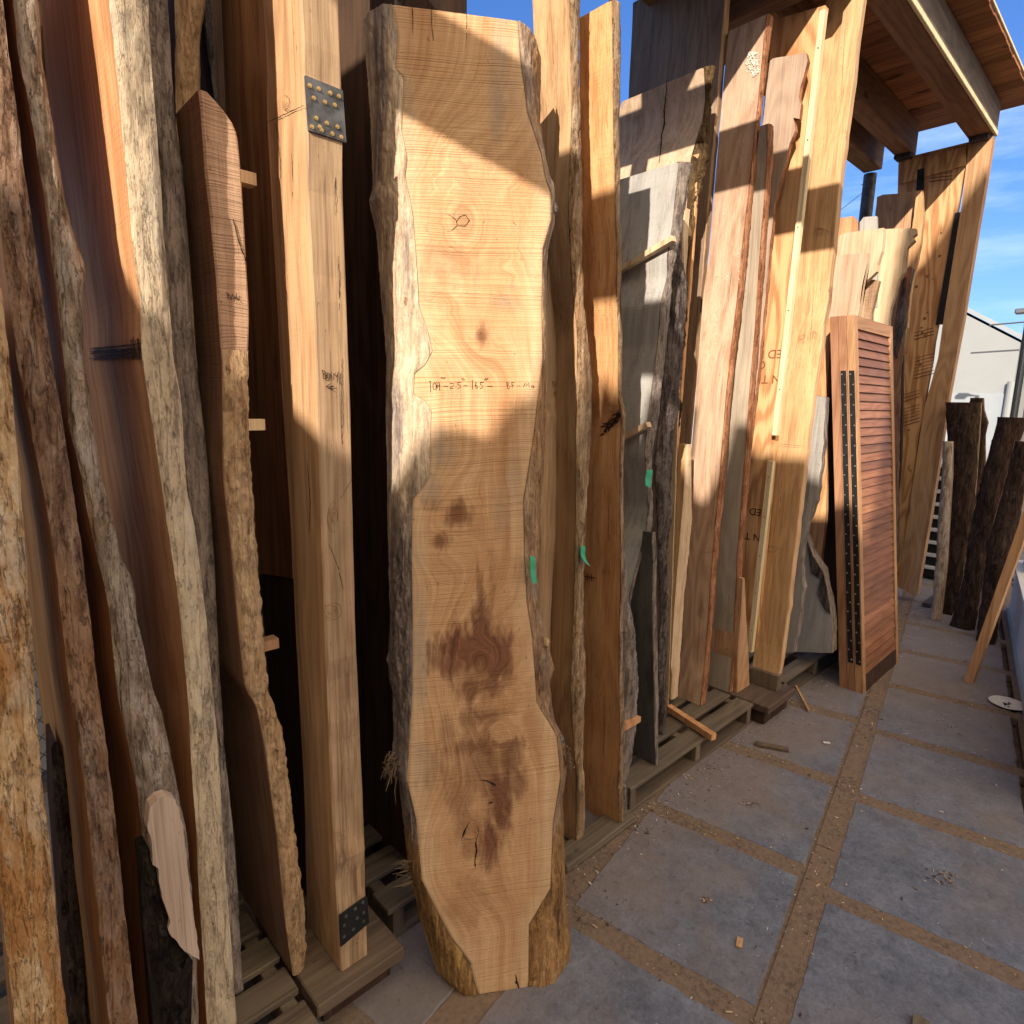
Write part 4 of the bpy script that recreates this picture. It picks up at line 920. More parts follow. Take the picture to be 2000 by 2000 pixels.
strokes('crack', [[z6(*q) for q in l] for l in ([(733, 850), (715, 880), (700, 922)], [(775, 930), (770, 970), (776, 1000), (765, 1050), (769, 1085)], [(800, 615), (830, 620), (880, 645)], [(840, 742), (862, 735)], [(985, 1665), (1003, 1740)], [(985, 1700), (990, 1712)])], sp, 'crack', slab, .0028, SN*.0005)
strokes('crack', [[z6(*q) for q in l] for l in ([(740, 840), (733, 850)], [(697, 925), (720, 936), (742, 936), (775, 930)], [(690, 945), (697, 925)], [(780, 860), (786, 900), (776, 932)])], sp, 'crack', slab, .0009, SN*.0005)
strokes('crack', [[z4d(*q) for q in l] for l in ([(618, 1150), (665, 1185), (672, 1215), (640, 1245), (615, 1248)], [(672, 1215), (715, 1218), (735, 1190), (715, 1160), (680, 1170), (668, 1195)], [(720, 20), (722, 120), (718, 260)], [(530, 20), (535, 150), (545, 220)], [(970, 1195), (990, 1215)], [(430, 30), (432, 180)])], sp, 'crack', slab, .0010, SN*.0005)
zt = lambda x, y: (820+x/7.728, 720+y/7.728)
strokes('handwriting', [[zt(*q) for q in l] for l in ([(140, 195), (155, 185), (162, 360)], [(215, 215), (195, 250), (205, 310), (240, 320), (250, 270), (235, 220), (215, 210)], [(240, 260), (300, 260), (285, 200), (300, 330)], [(255, 190), (262, 300)], [(355, 265), (425, 268)], [(455, 222), (510, 220), (505, 255), (450, 300), (505, 298)], [(538, 290), (541, 294)], [(570, 210), (570, 240), (610, 250), (620, 285), (570, 298)], [(570, 210), (620, 208)], [(660, 258), (720, 260)], [(792, 170), (794, 310)], [(850, 200), (835, 260), (850, 298), (875, 280), (860, 250), (840, 265)], [(893, 272), (896, 275)], [(915, 208), (912, 240), (940, 252), (950, 285), (905, 300)], [(915, 208), (960, 205)], [(1020, 265), (1100, 268)],
   [(1310, 210), (1325, 300)], [(1305, 208), (1350, 215), (1320, 250), (1365, 270), (1350, 300), (1325, 302)], [(1385, 212), (1395, 290)], [(1380, 212), (1430, 208)], [(1388, 250), (1420, 248)], [(1470, 262), (1515, 262)], [(1565, 280), (1590, 215), (1605, 260), (1640, 215), (1650, 275)], [(1700, 250), (1680, 275), (1710, 285), (1712, 250), (1722, 288)],
   [(315, 150), (345, 130)], [(345, 155), (385, 135)], [(625, 160), (660, 140)], [(640, 175), (680, 165)], [(970, 175), (1000, 140)], [(995, 180), (1030, 140)])], sp, 'ink', slab, .0009, SN*.0008)
random.seed(9); b = B()
for cpx, n_, dx, dy in (((762, 1490), 26, -18, 44), ((797, 1700), 14, -40, 12), ((1103, 1470), 14, 8, 44), ((772, 1500), 10, -6, 50)):
    for _ in range(n_):
        p0 = (cpx[0]+random.uniform(-4, 10), cpx[1]+random.uniform(-22, 22)); a0 = pln(p0, SO-SN*.03, SN)
        p1_ = (p0[0]+dx*random.uniform(.3, 1.1), p0[1]+dy*random.uniform(-.2, 1.1)); a1 = pln(p1_, SO+SN*random.uniform(-.05, .02), SN)
        m_ = (a0+a1)/2+Vector((random.gauss(0, .006), random.gauss(0, .006), random.gauss(0, .008))); b.tube([a0, m_, a1], [.0022, .0015, .0005], 5)
b.build('frayed_fibres', 'straw', slab)

# ------------------------------------------------------------------ boards between the big slab and the third post
G2 = 'boards and slabs standing on edge in the middle bay'
board('live_edge_board', 'narrow brown board with thin tan live edge, just right of the second post', [(1117, 217), (1110, 399), (1116, 543), (1128, 652), (1125, 867), (1125, 976), (1121, 1157), (1114, 1350), (1125, 1517), (1125, 1640)],
      [(1130, 0), (1128, 145), (1134, 380), (1134, 507), (1139, 616), (1154, 759), (1150, 867), (1143, 976), (1137, 1121), (1139, 1350), (1135, 1481), (1141, 1590), (1136, 1660)], None, 1.31, .0, .012, 2.95, .14, 'tan', 'b_tan', 'bark', .25, .005, G2)
_, r2b = board('live_edge_board', 'tall orange board with a dark knot scar, its square top against the sky', [(1194, 0), (1197, 109), (1197, 254), (1201, 380), (1204, 507), (1203, 560), (1208, 650), (1207, 777), (1214, 824), (1210, 900), (1211, 1012), (1212, 1139), (1209, 1250), (1210, 1350), (1211, 1450), (1207, 1517), (1208, 1622)],
      [(1208, 10), (1209, 109), (1207, 254), (1208, 380), (1208, 450), (1212, 507), (1208, 600), (1214, 660), (1212, 777), (1220, 824), (1215, 900), (1216, 1012), (1217, 1139), (1214, 1250), (1216, 1350), (1219, 1450), (1215, 1517), (1214, 1618)],
      [(1132, 20), (1132, 400), (1139, 650), (1154, 760), (1150, 870), (1143, 980), (1139, 1350), (1141, 1595)], 1.26, .0, 0, None, None, 'orange', 'b_tan', 'bark', .2, .003, G2)
o = [q for q in COL.objects if q.get('label', '').startswith('tall orange board')][0]
def ximg(y0, z, px): return bis(lambda x: pr(Vector((x, y0, z)))[0]-px, 0, 8)
xq = ximg(1.26, 1.45, 1210)
lp = []
V = []; b = B()
for i in range(46):   # dark knot scar
    t = random.random(); c0 = onface(r2b, (1213-36*t, 810+34*t+random.gauss(0, 5)), .0005); d_ = Vector((0, .02*random.random(), -.012*random.random())); b.tube([c0+Vector((-.0015, 0, 0)), c0+d_+Vector((-.0015, 0, 0))], random.uniform(.001, .003), 5)
b.build('knot_scar', 'ink', o)
for px in ((1150, 1128),):
    strokes('handwriting', [[(1141, 1126), (1162, 1128)], [(1147, 1120), (1148, 1134)], [(1155, 1121), (1156, 1135)]], lambda p: onface(r2b, p), 'ink', o, .0013, Vector((0, 0, 0)))
board('live_edge_slab', 'slab with shaggy brown bark squeezed against the orange board', [(1209, 900), (1211, 1100), (1212, 1350), (1212, 1500), (1212, 1560)], [(1212, 900), (1216, 1050), (1222, 1150), (1236, 1250), (1240, 1330), (1236, 1420), (1224, 1520), (1222, 1580)], None, 1.30, 0, 0, 1.2, .1, 'walnut', 'b_grey', 'bark', .3, .007, G2, 'slab')
r3_, rw = board('live_edge_slab', 'grey painted-end slab with dark bark, two sticks crossing its face', [(1326, 316), (1313, 440), (1303, 500), (1303, 540), (1290, 592), (1285, 670), (1274, 748), (1264, 825), (1259, 890), (1264, 953), (1266, 990), (1262, 1030), (1248, 1086), (1232, 1148), (1222, 1210)],
      [(1348, 326), (1336, 401), (1328, 450), (1318, 500), (1310, 540), (1304, 592), (1300, 670), (1290, 748), (1280, 825), (1272, 890), (1270, 953), (1274, 990), (1272, 1030), (1252, 1086), (1236, 1148), (1226, 1210)],
      [(1212, 333), (1205, 450), (1212, 560), (1216, 700), (1215, 900), (1212, 1020), (1208, 1210)], 1.36, .02, .75, None, None, 'grey', 'b_grey', 'bark', .25, .006, G2, 'slab')
board('live_edge_slab', 'dark blue-grey slab with a thin pale edge, foot on the pallet beside the orange board', [(1272, 1040), (1275, 1100), (1273, 1180), (1276, 1290), (1277, 1397), (1280, 1495)], [(1278, 1036), (1281, 1100), (1280, 1180), (1283, 1290), (1283, 1397), (1285, 1493)], [(1254, 1060), (1234, 1150), (1230, 1250), (1238, 1330), (1232, 1420), (1218, 1475)], 1.31, 0, .12, None, None, 'greyd', 'b_grey', 'bark', .2, .003, G2, 'slab')
board('live_edge_slab', 'dark slab with thick shaggy bark behind the grey one', [(1316, 472), (1310, 560), (1305, 640), (1298, 700), (1290, 800), (1278, 900), (1283, 1000), (1290, 1179), (1285, 1366), (1290, 1450)],
      [(1328, 500), (1336, 553), (1331, 631), (1326, 709), (1321, 773), (1322, 790), (1310, 838), (1303, 950), (1305, 1000), (1302, 1055), (1302, 1179), (1296, 1366), (1297, 1446)], None, 1.44, .01, .12, None, .3, 'walnut', 'b_dark', 'bark', .3, .008, G2, 'slab')
board('board', 'narrow pale board behind the shaggy bark slab', [(1338, 405), (1333, 480), (1336, 560), (1330, 640)], [(1349, 405), (1344, 480), (1340, 540), (1336, 640)], None, 1.52, .01, .12, None, .1, 'cream', 'cream', group=G2)
_, r5 = board('live_edge_slab', 'wide pale slab split down the middle, mossy fringe on its edge', [(1375, 131), (1378, 190), (1373, 233), (1367, 251), (1358, 280), (1349, 310), (1342, 400), (1336, 460), (1334, 560), (1328, 700)],
      [(1385, 142), (1382, 200), (1380, 233), (1378, 269), (1376, 300), (1367, 334), (1358, 380), (1352, 406), (1344, 470), (1338, 560), (1332, 700)], [(1219, 179), (1203, 245), (1200, 330), (1190, 600)], 1.60, .02, .12, None, None, 'cream', 'moss', 'bark', .5, .013, G2, 'slab', topcut=-.01)
o = [q for q in COL.objects if q.get('label', '').startswith('wide pale slab split')][0]
xc = ximg(1.65, 3.0, 1376)
strokes('split', [[(1303, 149), (1302, 175), (1297, 215), (1298, 240), (1292, 265), (1291, 290), (1287, 320)]], lambda p: onface(r5, p), 'crack', o, .0035, Vector((0, 0, 0)))
board('board', 'very tall wide board, nearly black at the top, with a narrow grey edge', [(1417, 0), (1410, 80), (1405, 137), (1399, 220), (1392, 298), (1380, 440), (1375, 500), (1365, 618), (1352, 748), (1341, 877), (1335, 980), (1318, 1130), (1304, 1335)],
      [(1427, 0), (1421, 80), (1414, 137), (1409, 220), (1401, 298), (1390, 440), (1384, 500), (1373, 618), (1361, 748), (1350, 877), (1344, 980), (1326, 1130), (1310, 1335)], [(1235, 52), (1228, 172), (1222, 500)], 1.66, .02, .12, 3.75, None, 'walnut', 'firgrey', group=G2)
board('board', 'bright orange board partly hidden behind the mossy slab', [(1364, 300), (1352, 500), (1335, 700), (1320, 900), (1305, 1050)], [(1369, 300), (1357, 500), (1340, 700), (1325, 900), (1310, 1050)], [(1340, 330), (1325, 480), (1318, 700), (1308, 900), (1300, 1050)], 1.62, 0, .12, None, None, 'orange', 'orange', group=G2)
board('live_edge_board', 'cream board with a thin wavy edge ending in a pointed foot', [(1340, 868), (1335, 960), (1324, 1086), (1315, 1210), (1310, 1300), (1312, 1318)], [(1348, 868), (1349, 931), (1349, 1024), (1336, 1148), (1327, 1272), (1325, 1313)], [(1326, 872), (1318, 960), (1310, 1086), (1303, 1210), (1296, 1330)], 1.56, 0, .16, None, None, 'tan', 'cream', 'live', .15, .003, G2)
_, r8 = board('board', 'brown board with a white resin knot near its square top and a reddish bark edge', [(1497, 28), (1489, 110), (1481, 194), (1466, 336), (1448, 500), (1440, 579), (1424, 709), (1417, 786), (1404, 950), (1389, 1117), (1377, 1288), (1367, 1380)],
      [(1507, 36), (1498, 120), (1486, 207), (1474, 336), (1458, 500), (1450, 579), (1433, 709), (1426, 786), (1414, 950), (1397, 1117), (1384, 1288), (1375, 1378)],
      [(1424, 52), (1414, 155), (1398, 336), (1385, 500), (1373, 579), (1362, 735), (1352, 864), (1344, 950), (1348, 1040), (1336, 1180), (1308, 1350)], 1.46, .02, .12, None, None, 'pinkfir', 'b_rust', 'bark', .15, .004, G2)
o = [q for q in COL.objects if q.get('label', '').startswith('brown board with a white resin')][0]
b = B(); random.seed(21)
for _ in range(110):
    a = random.random()*6.28; r_ = random.random()**.5; q = onface(r8, (1471+13*r_*math.cos(a), 124+25*r_*math.sin(a)), .001); b.tube([q, q+Vector((-.001, random.uniform(-.008, .008), random.uniform(-.01, .01)))], random.uniform(.002, .006), 5)
for px, n_, sp_ in (((1398, 625), 26, 14), ((1420, 542), 14, 4), ((1443, 520), 16, 14), ((1416, 405), 10, 14)):
    for _ in range(n_):
        q = onface(r8, (px[0]+random.uniform(-3, 3), px[1]+random.gauss(0, sp_)), .001); b.tube([q, q+Vector((-.001, .002, .005))], random.uniform(.0008, .002), 4)
b.build('resin_spots', 'chipw', o)
board('board', 'short grey-brown board with a reddish edge, its top lower than its left neighbour', [(1498, 242), (1498, 310), (1488, 440), (1482, 520), (1475, 631), (1462, 786), (1452, 931), (1440, 1086), (1431, 1273), (1424, 1354)],
      [(1508, 242), (1508, 310), (1498, 440), (1491, 520), (1484, 631), (1471, 786), (1461, 931), (1449, 1086), (1440, 1273), (1433, 1353)], [(1484, 243), (1474, 336), (1458, 500), (1450, 579), (1433, 709), (1426, 786), (1414, 950), (1397, 1117), (1386, 1288), (1377, 1338)], 1.43, .01, .12, None, None, 'dustgrey', 'b_rust', 'bark', .12, .003, G2)
board('board', 'thin pointed tan offcut leaning at the foot of the printed panel', [(1452, 1130), (1448, 1200), (1441, 1280), (1440, 1347)], [(1455, 1130), (1458, 1200), (1463, 1280), (1464, 1348)], [(1450, 1130), (1445, 1200), (1439, 1280), (1436, 1340)], 1.40, 0, .12, None, None, 'tan', 'tan', group=G2)
# broken branch-edged board seen above the grey-brown one
panel('live_edge_board', 'rough board with a broken branch stub, in front of the printed panel', [(1499, 124), (1510, 114), (1574, 103), (1577, 118), (1568, 150), (1560, 190), (1565, 204), (1561, 232), (1549, 230), (1553, 255), (1543, 280), (1530, 330), (1520, 370), (1512, 400), (1502, 500), (1490, 640), (1474, 780), (1440, 1100), (1432, 1100), (1455, 780), (1475, 500), (1488, 250)], 3.13, 0, .03, 'brokenpink', 'b_rust', group=G2, rough=.004)
# sticks crossing the grey slab
xs = ximg(1.39, 2.0, 1300)
P, Q = plx((1204, 532), xs-.03), plx((1316, 466), xs-.03); stick('upper pale stick slanting across the grey painted-end slab', P, Q, .03, .02, 'cream', None, 'stick')
xs2 = ximg(1.37, 1.5, 1268)
P, Q = plx((1214, 857), xs2-.03), plx((1267, 829), xs2-.03); stick('lower pale stick slanting across the grey painted-end slab', P, Q, .03, .02, 'cream', None, 'stick')

# green tape
def tape(px4, y, lb, curl=.004):
    P = [ply(q, y) for q in px4]; N = 8; V = []
    for i in range(N+1):
        t = i/N; a = P[0].lerp(P[3], t); c2 = P[1].lerp(P[2], t); off = Vector((0, -curl*(t**4)*4-.001*math.sin(t*9), 0)); V += [a+off, c2+off, a+off+Vector((0, .0012, 0)), c2+off+Vector((0, .0012, 0))]
    F = []
    for i in range(N):
        a = i*4; F += [[a, a+1, a+5, a+4], [a+2, a+6, a+7, a+3], [a, a+4, a+6, a+2], [a+1, a+3, a+7, a+5]]
    F += [[0, 2, 3, 1], [N*4, N*4+1, N*4+3, N*4+2]]
    tag(fixn(mk('masking_tape', V, F, 'tape', None, P[3])), lb, 'tape', 'green tape strips')
tape([(1035, 1086), (1045, 1088), (1046, 1139), (1037, 1137)], s_at(s_ab((1040, 1112))[0], s_ab((1040, 1112))[1]).y-.02, 'green tape strip on the right bark edge of the big pale slab', .001)
tape([(1134, 1066), (1143, 1067), (1142, 1103), (1134, 1098)], 1.285, 'green tape strip on the thin live edge left of the orange board', .006)
tape([(1263, 918), (1275, 918), (1269, 952), (1259, 948)], 1.325, 'green tape strip on the bark of the grey painted-end slab', .001)

# ------------------------------------------------------------------ right bay
G3 = 'boards leaning in the far right bay'
def xb(px, z=.12, y=None): return plz(px, z).x
panel('live_edge_slab', 'mushroom grey live edge slab right beside the third post', [(1585, 771), (1613, 776), (1610, 820), (1608, 864), (1604, 905), (1600, 940), (1594, 978), (1580, 1020), (1569, 1061), (1565, 1100), (1569, 1148), (1560, 1210), (1551, 1276), (1529, 1276), (1548, 1086), (1575, 890)], 3.46, .02, .05, 'grey', 'b_grey', 'slab', G3, rough=.006)
panel('slab_offcut', 'short pale grey flared offcut with dark bark shoulder, sawn foot on the pallet', [(1572, 1045), (1585, 1083), (1607, 1114), (1613, 1148), (1625, 1210), (1625, 1276), (1548, 1274), (1562, 1160)], 3.72, .0, .08, 'grey', 'b_grey', 'offcut', G3, rough=.006)
o = [q for q in COL.objects if q.get('label', '').startswith('short pale grey flared')][0]
panel('bark_patch', '', [(1574, 1050), (1586, 1085), (1606, 1116), (1613, 1148), (1622, 1200), (1610, 1190), (1596, 1160), (1600, 1130), (1585, 1120)], 3.712, 0, .01, 'b_dark', parent=o, rough=.004)
panel('board', 'bright orange board between the mushroom grey slab and the shutters', [(1560, 640), (1625, 620), (1613, 790), (1615, 950), (1612, 1017), (1603, 1101), (1600, 1150), (1560, 1140)], 4.0, 0, .04, 'orange', 'orange', group=G3, drop=.1)
panel('live_edge_slab', 'dark reddish slab in shade just behind the shutters', [(1618, 640), (1660, 640), (1650, 1280), (1625, 1270), (1603, 1101), (1612, 1017)], 4.15, 0, .05, 'dark', 'b_dark', 'slab', G3, drop=.1)
panel('board', 'cream board with a flat top directly above the shutters', [(1628, 503), (1640, 498), (1696, 494), (1694, 512), (1690, 531), (1683, 560), (1680, 597), (1671, 640), (1560, 680), (1580, 560)], 4.25, 0, .05, 'cream', 'cream', group=G3, drop=.12)
panel('board', 'cream board with pointed right edge, just above the lower cream one', [(1640, 460), (1650, 455), (1726, 445), (1725, 462), (1722, 490), (1713, 517), (1712, 530), (1699, 543), (1686, 552), (1680, 640), (1600, 640), (1615, 560)], 4.5, 0, .05, 'cream', 'cream', group=G3, drop=.12)
panel('board', 'small orange board top beside the third post, against the sky', [(1625, 428), (1632, 427), (1666, 422), (1671, 429), (1673, 470), (1674, 560), (1615, 560)], 4.75, 0, .05, 'orange', 'orange', group=G3, drop=.12)
panel('board', 'grey-white rounded board end against the sky between posts', [(1679, 460), (1679, 434), (1687, 424), (1712, 422), (1713, 460), (1712, 600), (1678, 600)], 4.9, 0, .03, 'grey', 'grey', group=G3, drop=.12)
panel('board', 'dark spalted offcut behind the right edge of the cream boards', [(1688, 543), (1717, 548), (1710, 580), (1703, 610), (1700, 660), (1673, 660), (1676, 610)], 4.6, 0, .04, 'brownface', 'b_tan', group=G3, drop=.12)
panel('live_edge_slab', 'pale slab with a ragged right edge, half in shadow', [(1720, 452), (1724, 448), (1760, 446), (1788, 446), (1789, 457), (1782, 463), (1786, 470), (1772, 484), (1768, 517), (1766, 530), (1755, 547), (1748, 575), (1740, 600), (1735, 640), (1690, 640), (1705, 560)], 5.1, 0, .05, 'cream', 'b_tan', 'slab', G3, drop=.12, rough=.004)
panel('live_edge_slab', 'dark reddish slab with deep bark cracks, leaning beside the end panel', [(1758, 550), (1768, 527), (1778, 520), (1783, 524), (1774, 566), (1768, 620), (1760, 683), (1755, 753), (1752, 900), (1752, 1100), (1700, 1100), (1720, 800), (1736, 632)], 5.45, 0, .06, 'red', 'b_dark', 'slab', G3, drop=.12, rough=.006)
o = [q for q in COL.objects if q.get('label', '').startswith('dark reddish slab with deep bark')][0]
panel('bark_patch', '', [(1764, 545), (1770, 540), (1766, 640), (1752, 700), (1745, 690), (1752, 610)], 5.44, 0, .01, 'b_dark', parent=o, rough=.004)
panel('board', 'tall brown board with a rough left edge in front of the end panel', [(1713, 385), (1725, 380), (1755, 378), (1796, 372), (1797, 400), (1788, 500), (1783, 520), (1775, 600), (1760, 700), (1750, 764), (1745, 900), (1700, 900), (1706, 600)], 5.8, 0, .05, 'tan', 'b_tan', group=G3, drop=.12, rough=.003)
panel('live_edge_board', 'narrow board with golden torn edge, right of the tall brown one', [(1790, 374), (1801, 371), (1803, 420), (1799, 470), (1790, 520), (1780, 560), (1772, 640), (1765, 640), (1778, 520)], 5.72, 0, .05, 'honey' if False else 'orange', 'b_honey', group=G3, drop=.12, rough=.004)

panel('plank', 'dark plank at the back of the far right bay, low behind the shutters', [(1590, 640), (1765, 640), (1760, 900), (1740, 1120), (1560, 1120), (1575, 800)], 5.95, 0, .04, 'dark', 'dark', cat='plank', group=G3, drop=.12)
# folding louvred shutters
FL = plz((1686, 1356), 0); FR = plz((1755, 1300), 0); FB = plz((1644, 1342), 0)
dX = (FR-FL).normalized(); W_s = (FR-FL).length
top1 = plx((1669, 615), FL.x+.03)     # near top corner
_t = plx((1669, 615), FL.x); HS = _t.z
fr = tag(empty('louvred_shutters', FL), 'pair of folded wooden louvred shutters standing on the pavers, piano hinges on the narrow side', 'shutter')
lean = Vector((0, _t.y-FL.y, 0))   # top offset
dX = Vector((1, 0, 0)); dY = Vector((0, 1, 0))
W_s = bis(lambda w: pr(FL+dX*w)[0]-1755, .2, 1.2)
def T(x, y, z): return FL+dX*x+dY*y+Vector((0, 0, z))+lean*(z/HS)
def sbox(b, x0, x1, y0, y1, z0, z1, i=0): b.hexa([T(x0, y0, z0), T(x1, y0, z0), T(x1, y1, z0), T(x0, y1, z0), T(x0, y0, z1), T(x1, y0, z1), T(x1, y1, z1), T(x0, y1, z1)], i)
LT = .042
for li in range(3):
    y0 = li*(LT+.002); y1 = y0+LT; lf = empty('leaf', FL+dY*y0, fr); hh = HS-(.0 if li else 0)
    def lb(nm, b, m): return b.build(nm, m, lf)
    b = B(); sbox(b, 0, .05, y0, y1, 0, hh); lb('stile', b, 'shutter'); b = B(); sbox(b, W_s-.05, W_s, y0, y1, 0, hh); lb('stile', b, 'shutter')
    b = B(); sbox(b, .0505, W_s-.0505, y0+.001, y1-.001, 0, .10); lb('rail', b, 'dark'); b = B(); sbox(b, .0505, W_s-.0505, y0+.001, y1-.001, hh-.07, hh); lb('rail', b, 'shutslat')
    n_ = 40 if li == 0 else 12
    b = B(); span = hh-.17-.004
    for s in range(n_):
        z = .102+span*s/n_; h_ = span/n_*1.25
        h_ = span/n_*1.06
        b.hexa([T(.0505, y0+.003, z), T(W_s-.0505, y0+.003, z), T(W_s-.0505, y0+.009, z-.0), T(.0505, y0+.009, z),
                T(.0505, y0+.0145, z+h_), T(W_s-.0505, y0+.0145, z+h_), T(W_s-.0505, y0+.02, z+h_), T(.0505, y0+.02, z+h_)])
    lb('louvres', b, 'shutslat')
# hinges on the narrow left side
for y in (LT*.5, LT*1.5+.002):
    b = B(); z0, z1_ = .17, HS*.86; sbox(b, -.003, -.0003, y-.014, y+.014, z0, z1_); h = b.build('piano_hinge', 'steelb', fr)
    for s in range(30):
        z = z0+.02+(z1_-z0-.04)*s/29; q = T(-.003, y+(.007 if s % 2 else -.007), z); b = B(); b.tube([q, q+Vector((-.002, 0, 0))], .0042, 8); b.build('screw', 'bright', h)

# ------------------------------------------------------------------ pallets, blocks and loose sticks
def pallet(lb, x0, x1, y0, y1, group='pallets the boards stand on'):
    t = tag(empty('pallet', (x0, y0, 0)), lb, 'pallet', group); y = y0; i = 0
    while y < y1-.08:
        w = random.choice((.09, .095, .1)); b = B(); b.box(x0+random.uniform(0, .015), x1-random.uniform(0, .015), y, min(y+w, y1), .1+random.uniform(-.001, .001), .119, 0, .003); b.build('deck_board', 'plankx', t); y += w+random.choice((.035, .05, .06))
    for f_ in (0.0, .5, 1.0):
        x = x0+.02+(x1-x0-.08)*f_; b = B(); b.box(x, x+.04, y0+.004, y1-.004, .018, .0995, 0, .003); b.build('stringer', 'plank', t)
    for y in (y0+.004, (y0+y1)/2, y1-.1):
        b = B(); b.box(x0+.003, x1-.003, y, y+.09, .0, .0175, 0, .002); b.build('base_board', 'plankx', t)
random.seed(4)
pallet('weathered pallet under the slabs in the left bay', -.75, .56, 1.24, 2.2)
pallet('weathered pallet behind the big pale slab, right of the first post', .86, 1.46, 1.42, 2.1)
pallet('weathered pallet with open gaps under the middle bay boards', 1.90, 3.0, 1.285, 2.15)
pallet('far pallet under the offcuts beside the shutters', 3.36, 4.35, 1.285, 2.15)
def blk(name, lb, cat, x0, x1, y0, y1, z0, z1, m, g=None): b = B(); b.box(x0, x1, y0, y1, z0, z1, 0, .004); return tag(b.build(name, m), lb, cat, g)
o = blk('timber_block', 'broad reddish brown block under the first post', 'block', .565, .83, 1.285, 1.7, .078, .118, 'dustred')
b = B(); b.box(.6, .81, 1.33, 1.68, 0, .0775); b.build('shadow_gap_base', 'dark', o)  # recessed base coloured dark to read as a shadow gap under the block
o = blk('timber_block', 'brown block under the third post at the pallet end', 'block', 3.005, 3.34, 1.21, 1.6, .078, .118, 'dustred')
b = B(); b.box(3.03, 3.32, 1.24, 1.58, 0, .0775); b.build('shadow_gap_base', 'dark', o)  # same dark base for the shadow gap here
blk('timber_kerb', 'long dusty timber kerb on the pavers along the front of the bays', 'kerb', 1.48, 1.89, 1.24, 1.33, 0.006, .035, 'plankx')
P, Q = plz((1306, 1382), .15), plz((1394, 1440), .14); stick('orange square stick lying across the pallet front', P, Q, .032, .03, 'orange', None, 'stick')
P, Q = plz((1554, 1340), .03), plz((1580, 1388), .012); stick('thin dark stick leaning off the brown block', P, Q, .012, .012, 'tan', None, 'stick')
P, Q = plz((1475, 1452), .008), plz((1540, 1464), .008); stick('flat grey lath lying on the pavers in front of the pallet', P, Q, .034, .012, 'plankx', None, 'lath')
P, Q = plz((1610, 1845), .006), plz((1611, 1845), .006)
P, Q = plz((1446, 1832), .005), plz((1443, 1850), .005); stick('small square wood chip on the near paver', P, Q, .018, .005, 'tan', None, 'wood_scrap', 'scrap')
P, Q = plz((1608, 1450), .004), plz((1621, 1451), .004); stick('small white paper scrap on the pavers', P, Q, .012, .004, 'white', None, 'paper_scrap', 'scrap')
P, Q = plz((1782, 1996), .006), plz((1815, 2012), .006); stick('flat wood offcut at the bottom edge of the photo', P, Q, .05, .012, 'plankx', None, 'wood_scrap', 'scrap')
# dish
P = plz((1967, 1377), 0); b = B()
for _unused in (0,):
    V = []; F = []; n_ = 40
    prof = [(0.001, .006), (.05, .006), (.07, .012), (.085, .016), (.088, .013), (.07, .0045), (.05, 0), (0.001, 0)]
    for r_, z in prof:
        for j in range(n_): V.append(P+Vector((math.cos(6.2832*j/n_)*r_, math.sin(6.2832*j/n_)*r_, z)))
    for i in range(len(prof)-1):
        for j in range(n_): F.append([i*n_+j, i*n_+(j+1) % n_, (i+1)*n_+(j+1) % n_, (i+1)*n_+j])
    o = tag(fixn(mk('plastic_lid', V, F, 'white', None, P, None, True)), 'round white plastic lid lying on the pavers at the right edge', 'lid')
b = B()
for _ in range(14): a = random.random()*6.28; r_ = random.random()*.045; q = P+Vector((math.cos(a)*r_, math.sin(a)*r_*.6, .0065)); b.tube([q, q+Vector((0, 0, .0015))], random.uniform(.003, .008), 6)
b.build('dirt_spots', 'crack', o)

def checks(ob, rows, lst, front=None):
    pj_ = (lambda p: ply(p, front)) if front else (lambda p: onface(rows, p, .0005))
    strokes('crack', lst, pj_, 'crack', ob, .0009, Vector((0, -.0006, 0)) if front else Vector((-.0003, 0, 0)))
def rings(ob, rows, c, rx, ry, front=None, n=4):
    pj_ = (lambda p: ply(p, front)) if front else (lambda p: onface(rows, p, .0005)); rs = random.Random(int(c[0]))
    for i_ in range(n):
        f_ = (i_+1)/n; a0 = rs.uniform(0, 6); L_ = [(c[0]+rx*f_*math.cos(a0+t_*.5)*rs.uniform(.92, 1.08), c[1]+ry*f_*math.sin(a0+t_*.5)*rs.uniform(.92, 1.08)) for t_ in range(rs.randint(7, 12))]
        b = B(); P_ = [pj_(q)+(Vector((0, -.0006, 0)) if front else Vector((0, 0, 0))) for q in L_]; b.tube(P_, [.0007*rs.uniform(.5, 1.2)*(1 if 0 < z_ < len(P_)-1 else .3) for z_ in range(len(P_))], 4); b.build('knot_ring', 'knotr', ob)
checks(p1, r1, [[(643, 1062), (652, 1085), (662, 1115), (670, 1150)], [(668, 700), (667, 780), (668, 900)], [(652, 200), (655, 300), (654, 420)], [(660, 500), (663, 560), (661, 640)], [(690, 930), (676, 955), (664, 975)]], 1.33)
rings(p1, r1, (648, 1193), 20, 18, 1.33, 5); rings(p1, r1, (663, 1640), 17, 16, 1.33, 4); rings(p1, r1, (652, 1010), 12, 30, 1.33, 3)
checks(p1, r1, [[(570, 300), (573, 360), (571, 430)], [(600, 900), (606, 980), (604, 1040)]])
rings(p1, r1, (558, 200), 7, 14, None, 3); rings(p1, r1, (570, 420), 5, 6, None, 3); rings(p1, r1, (583, 470), 4, 5, None, 2)
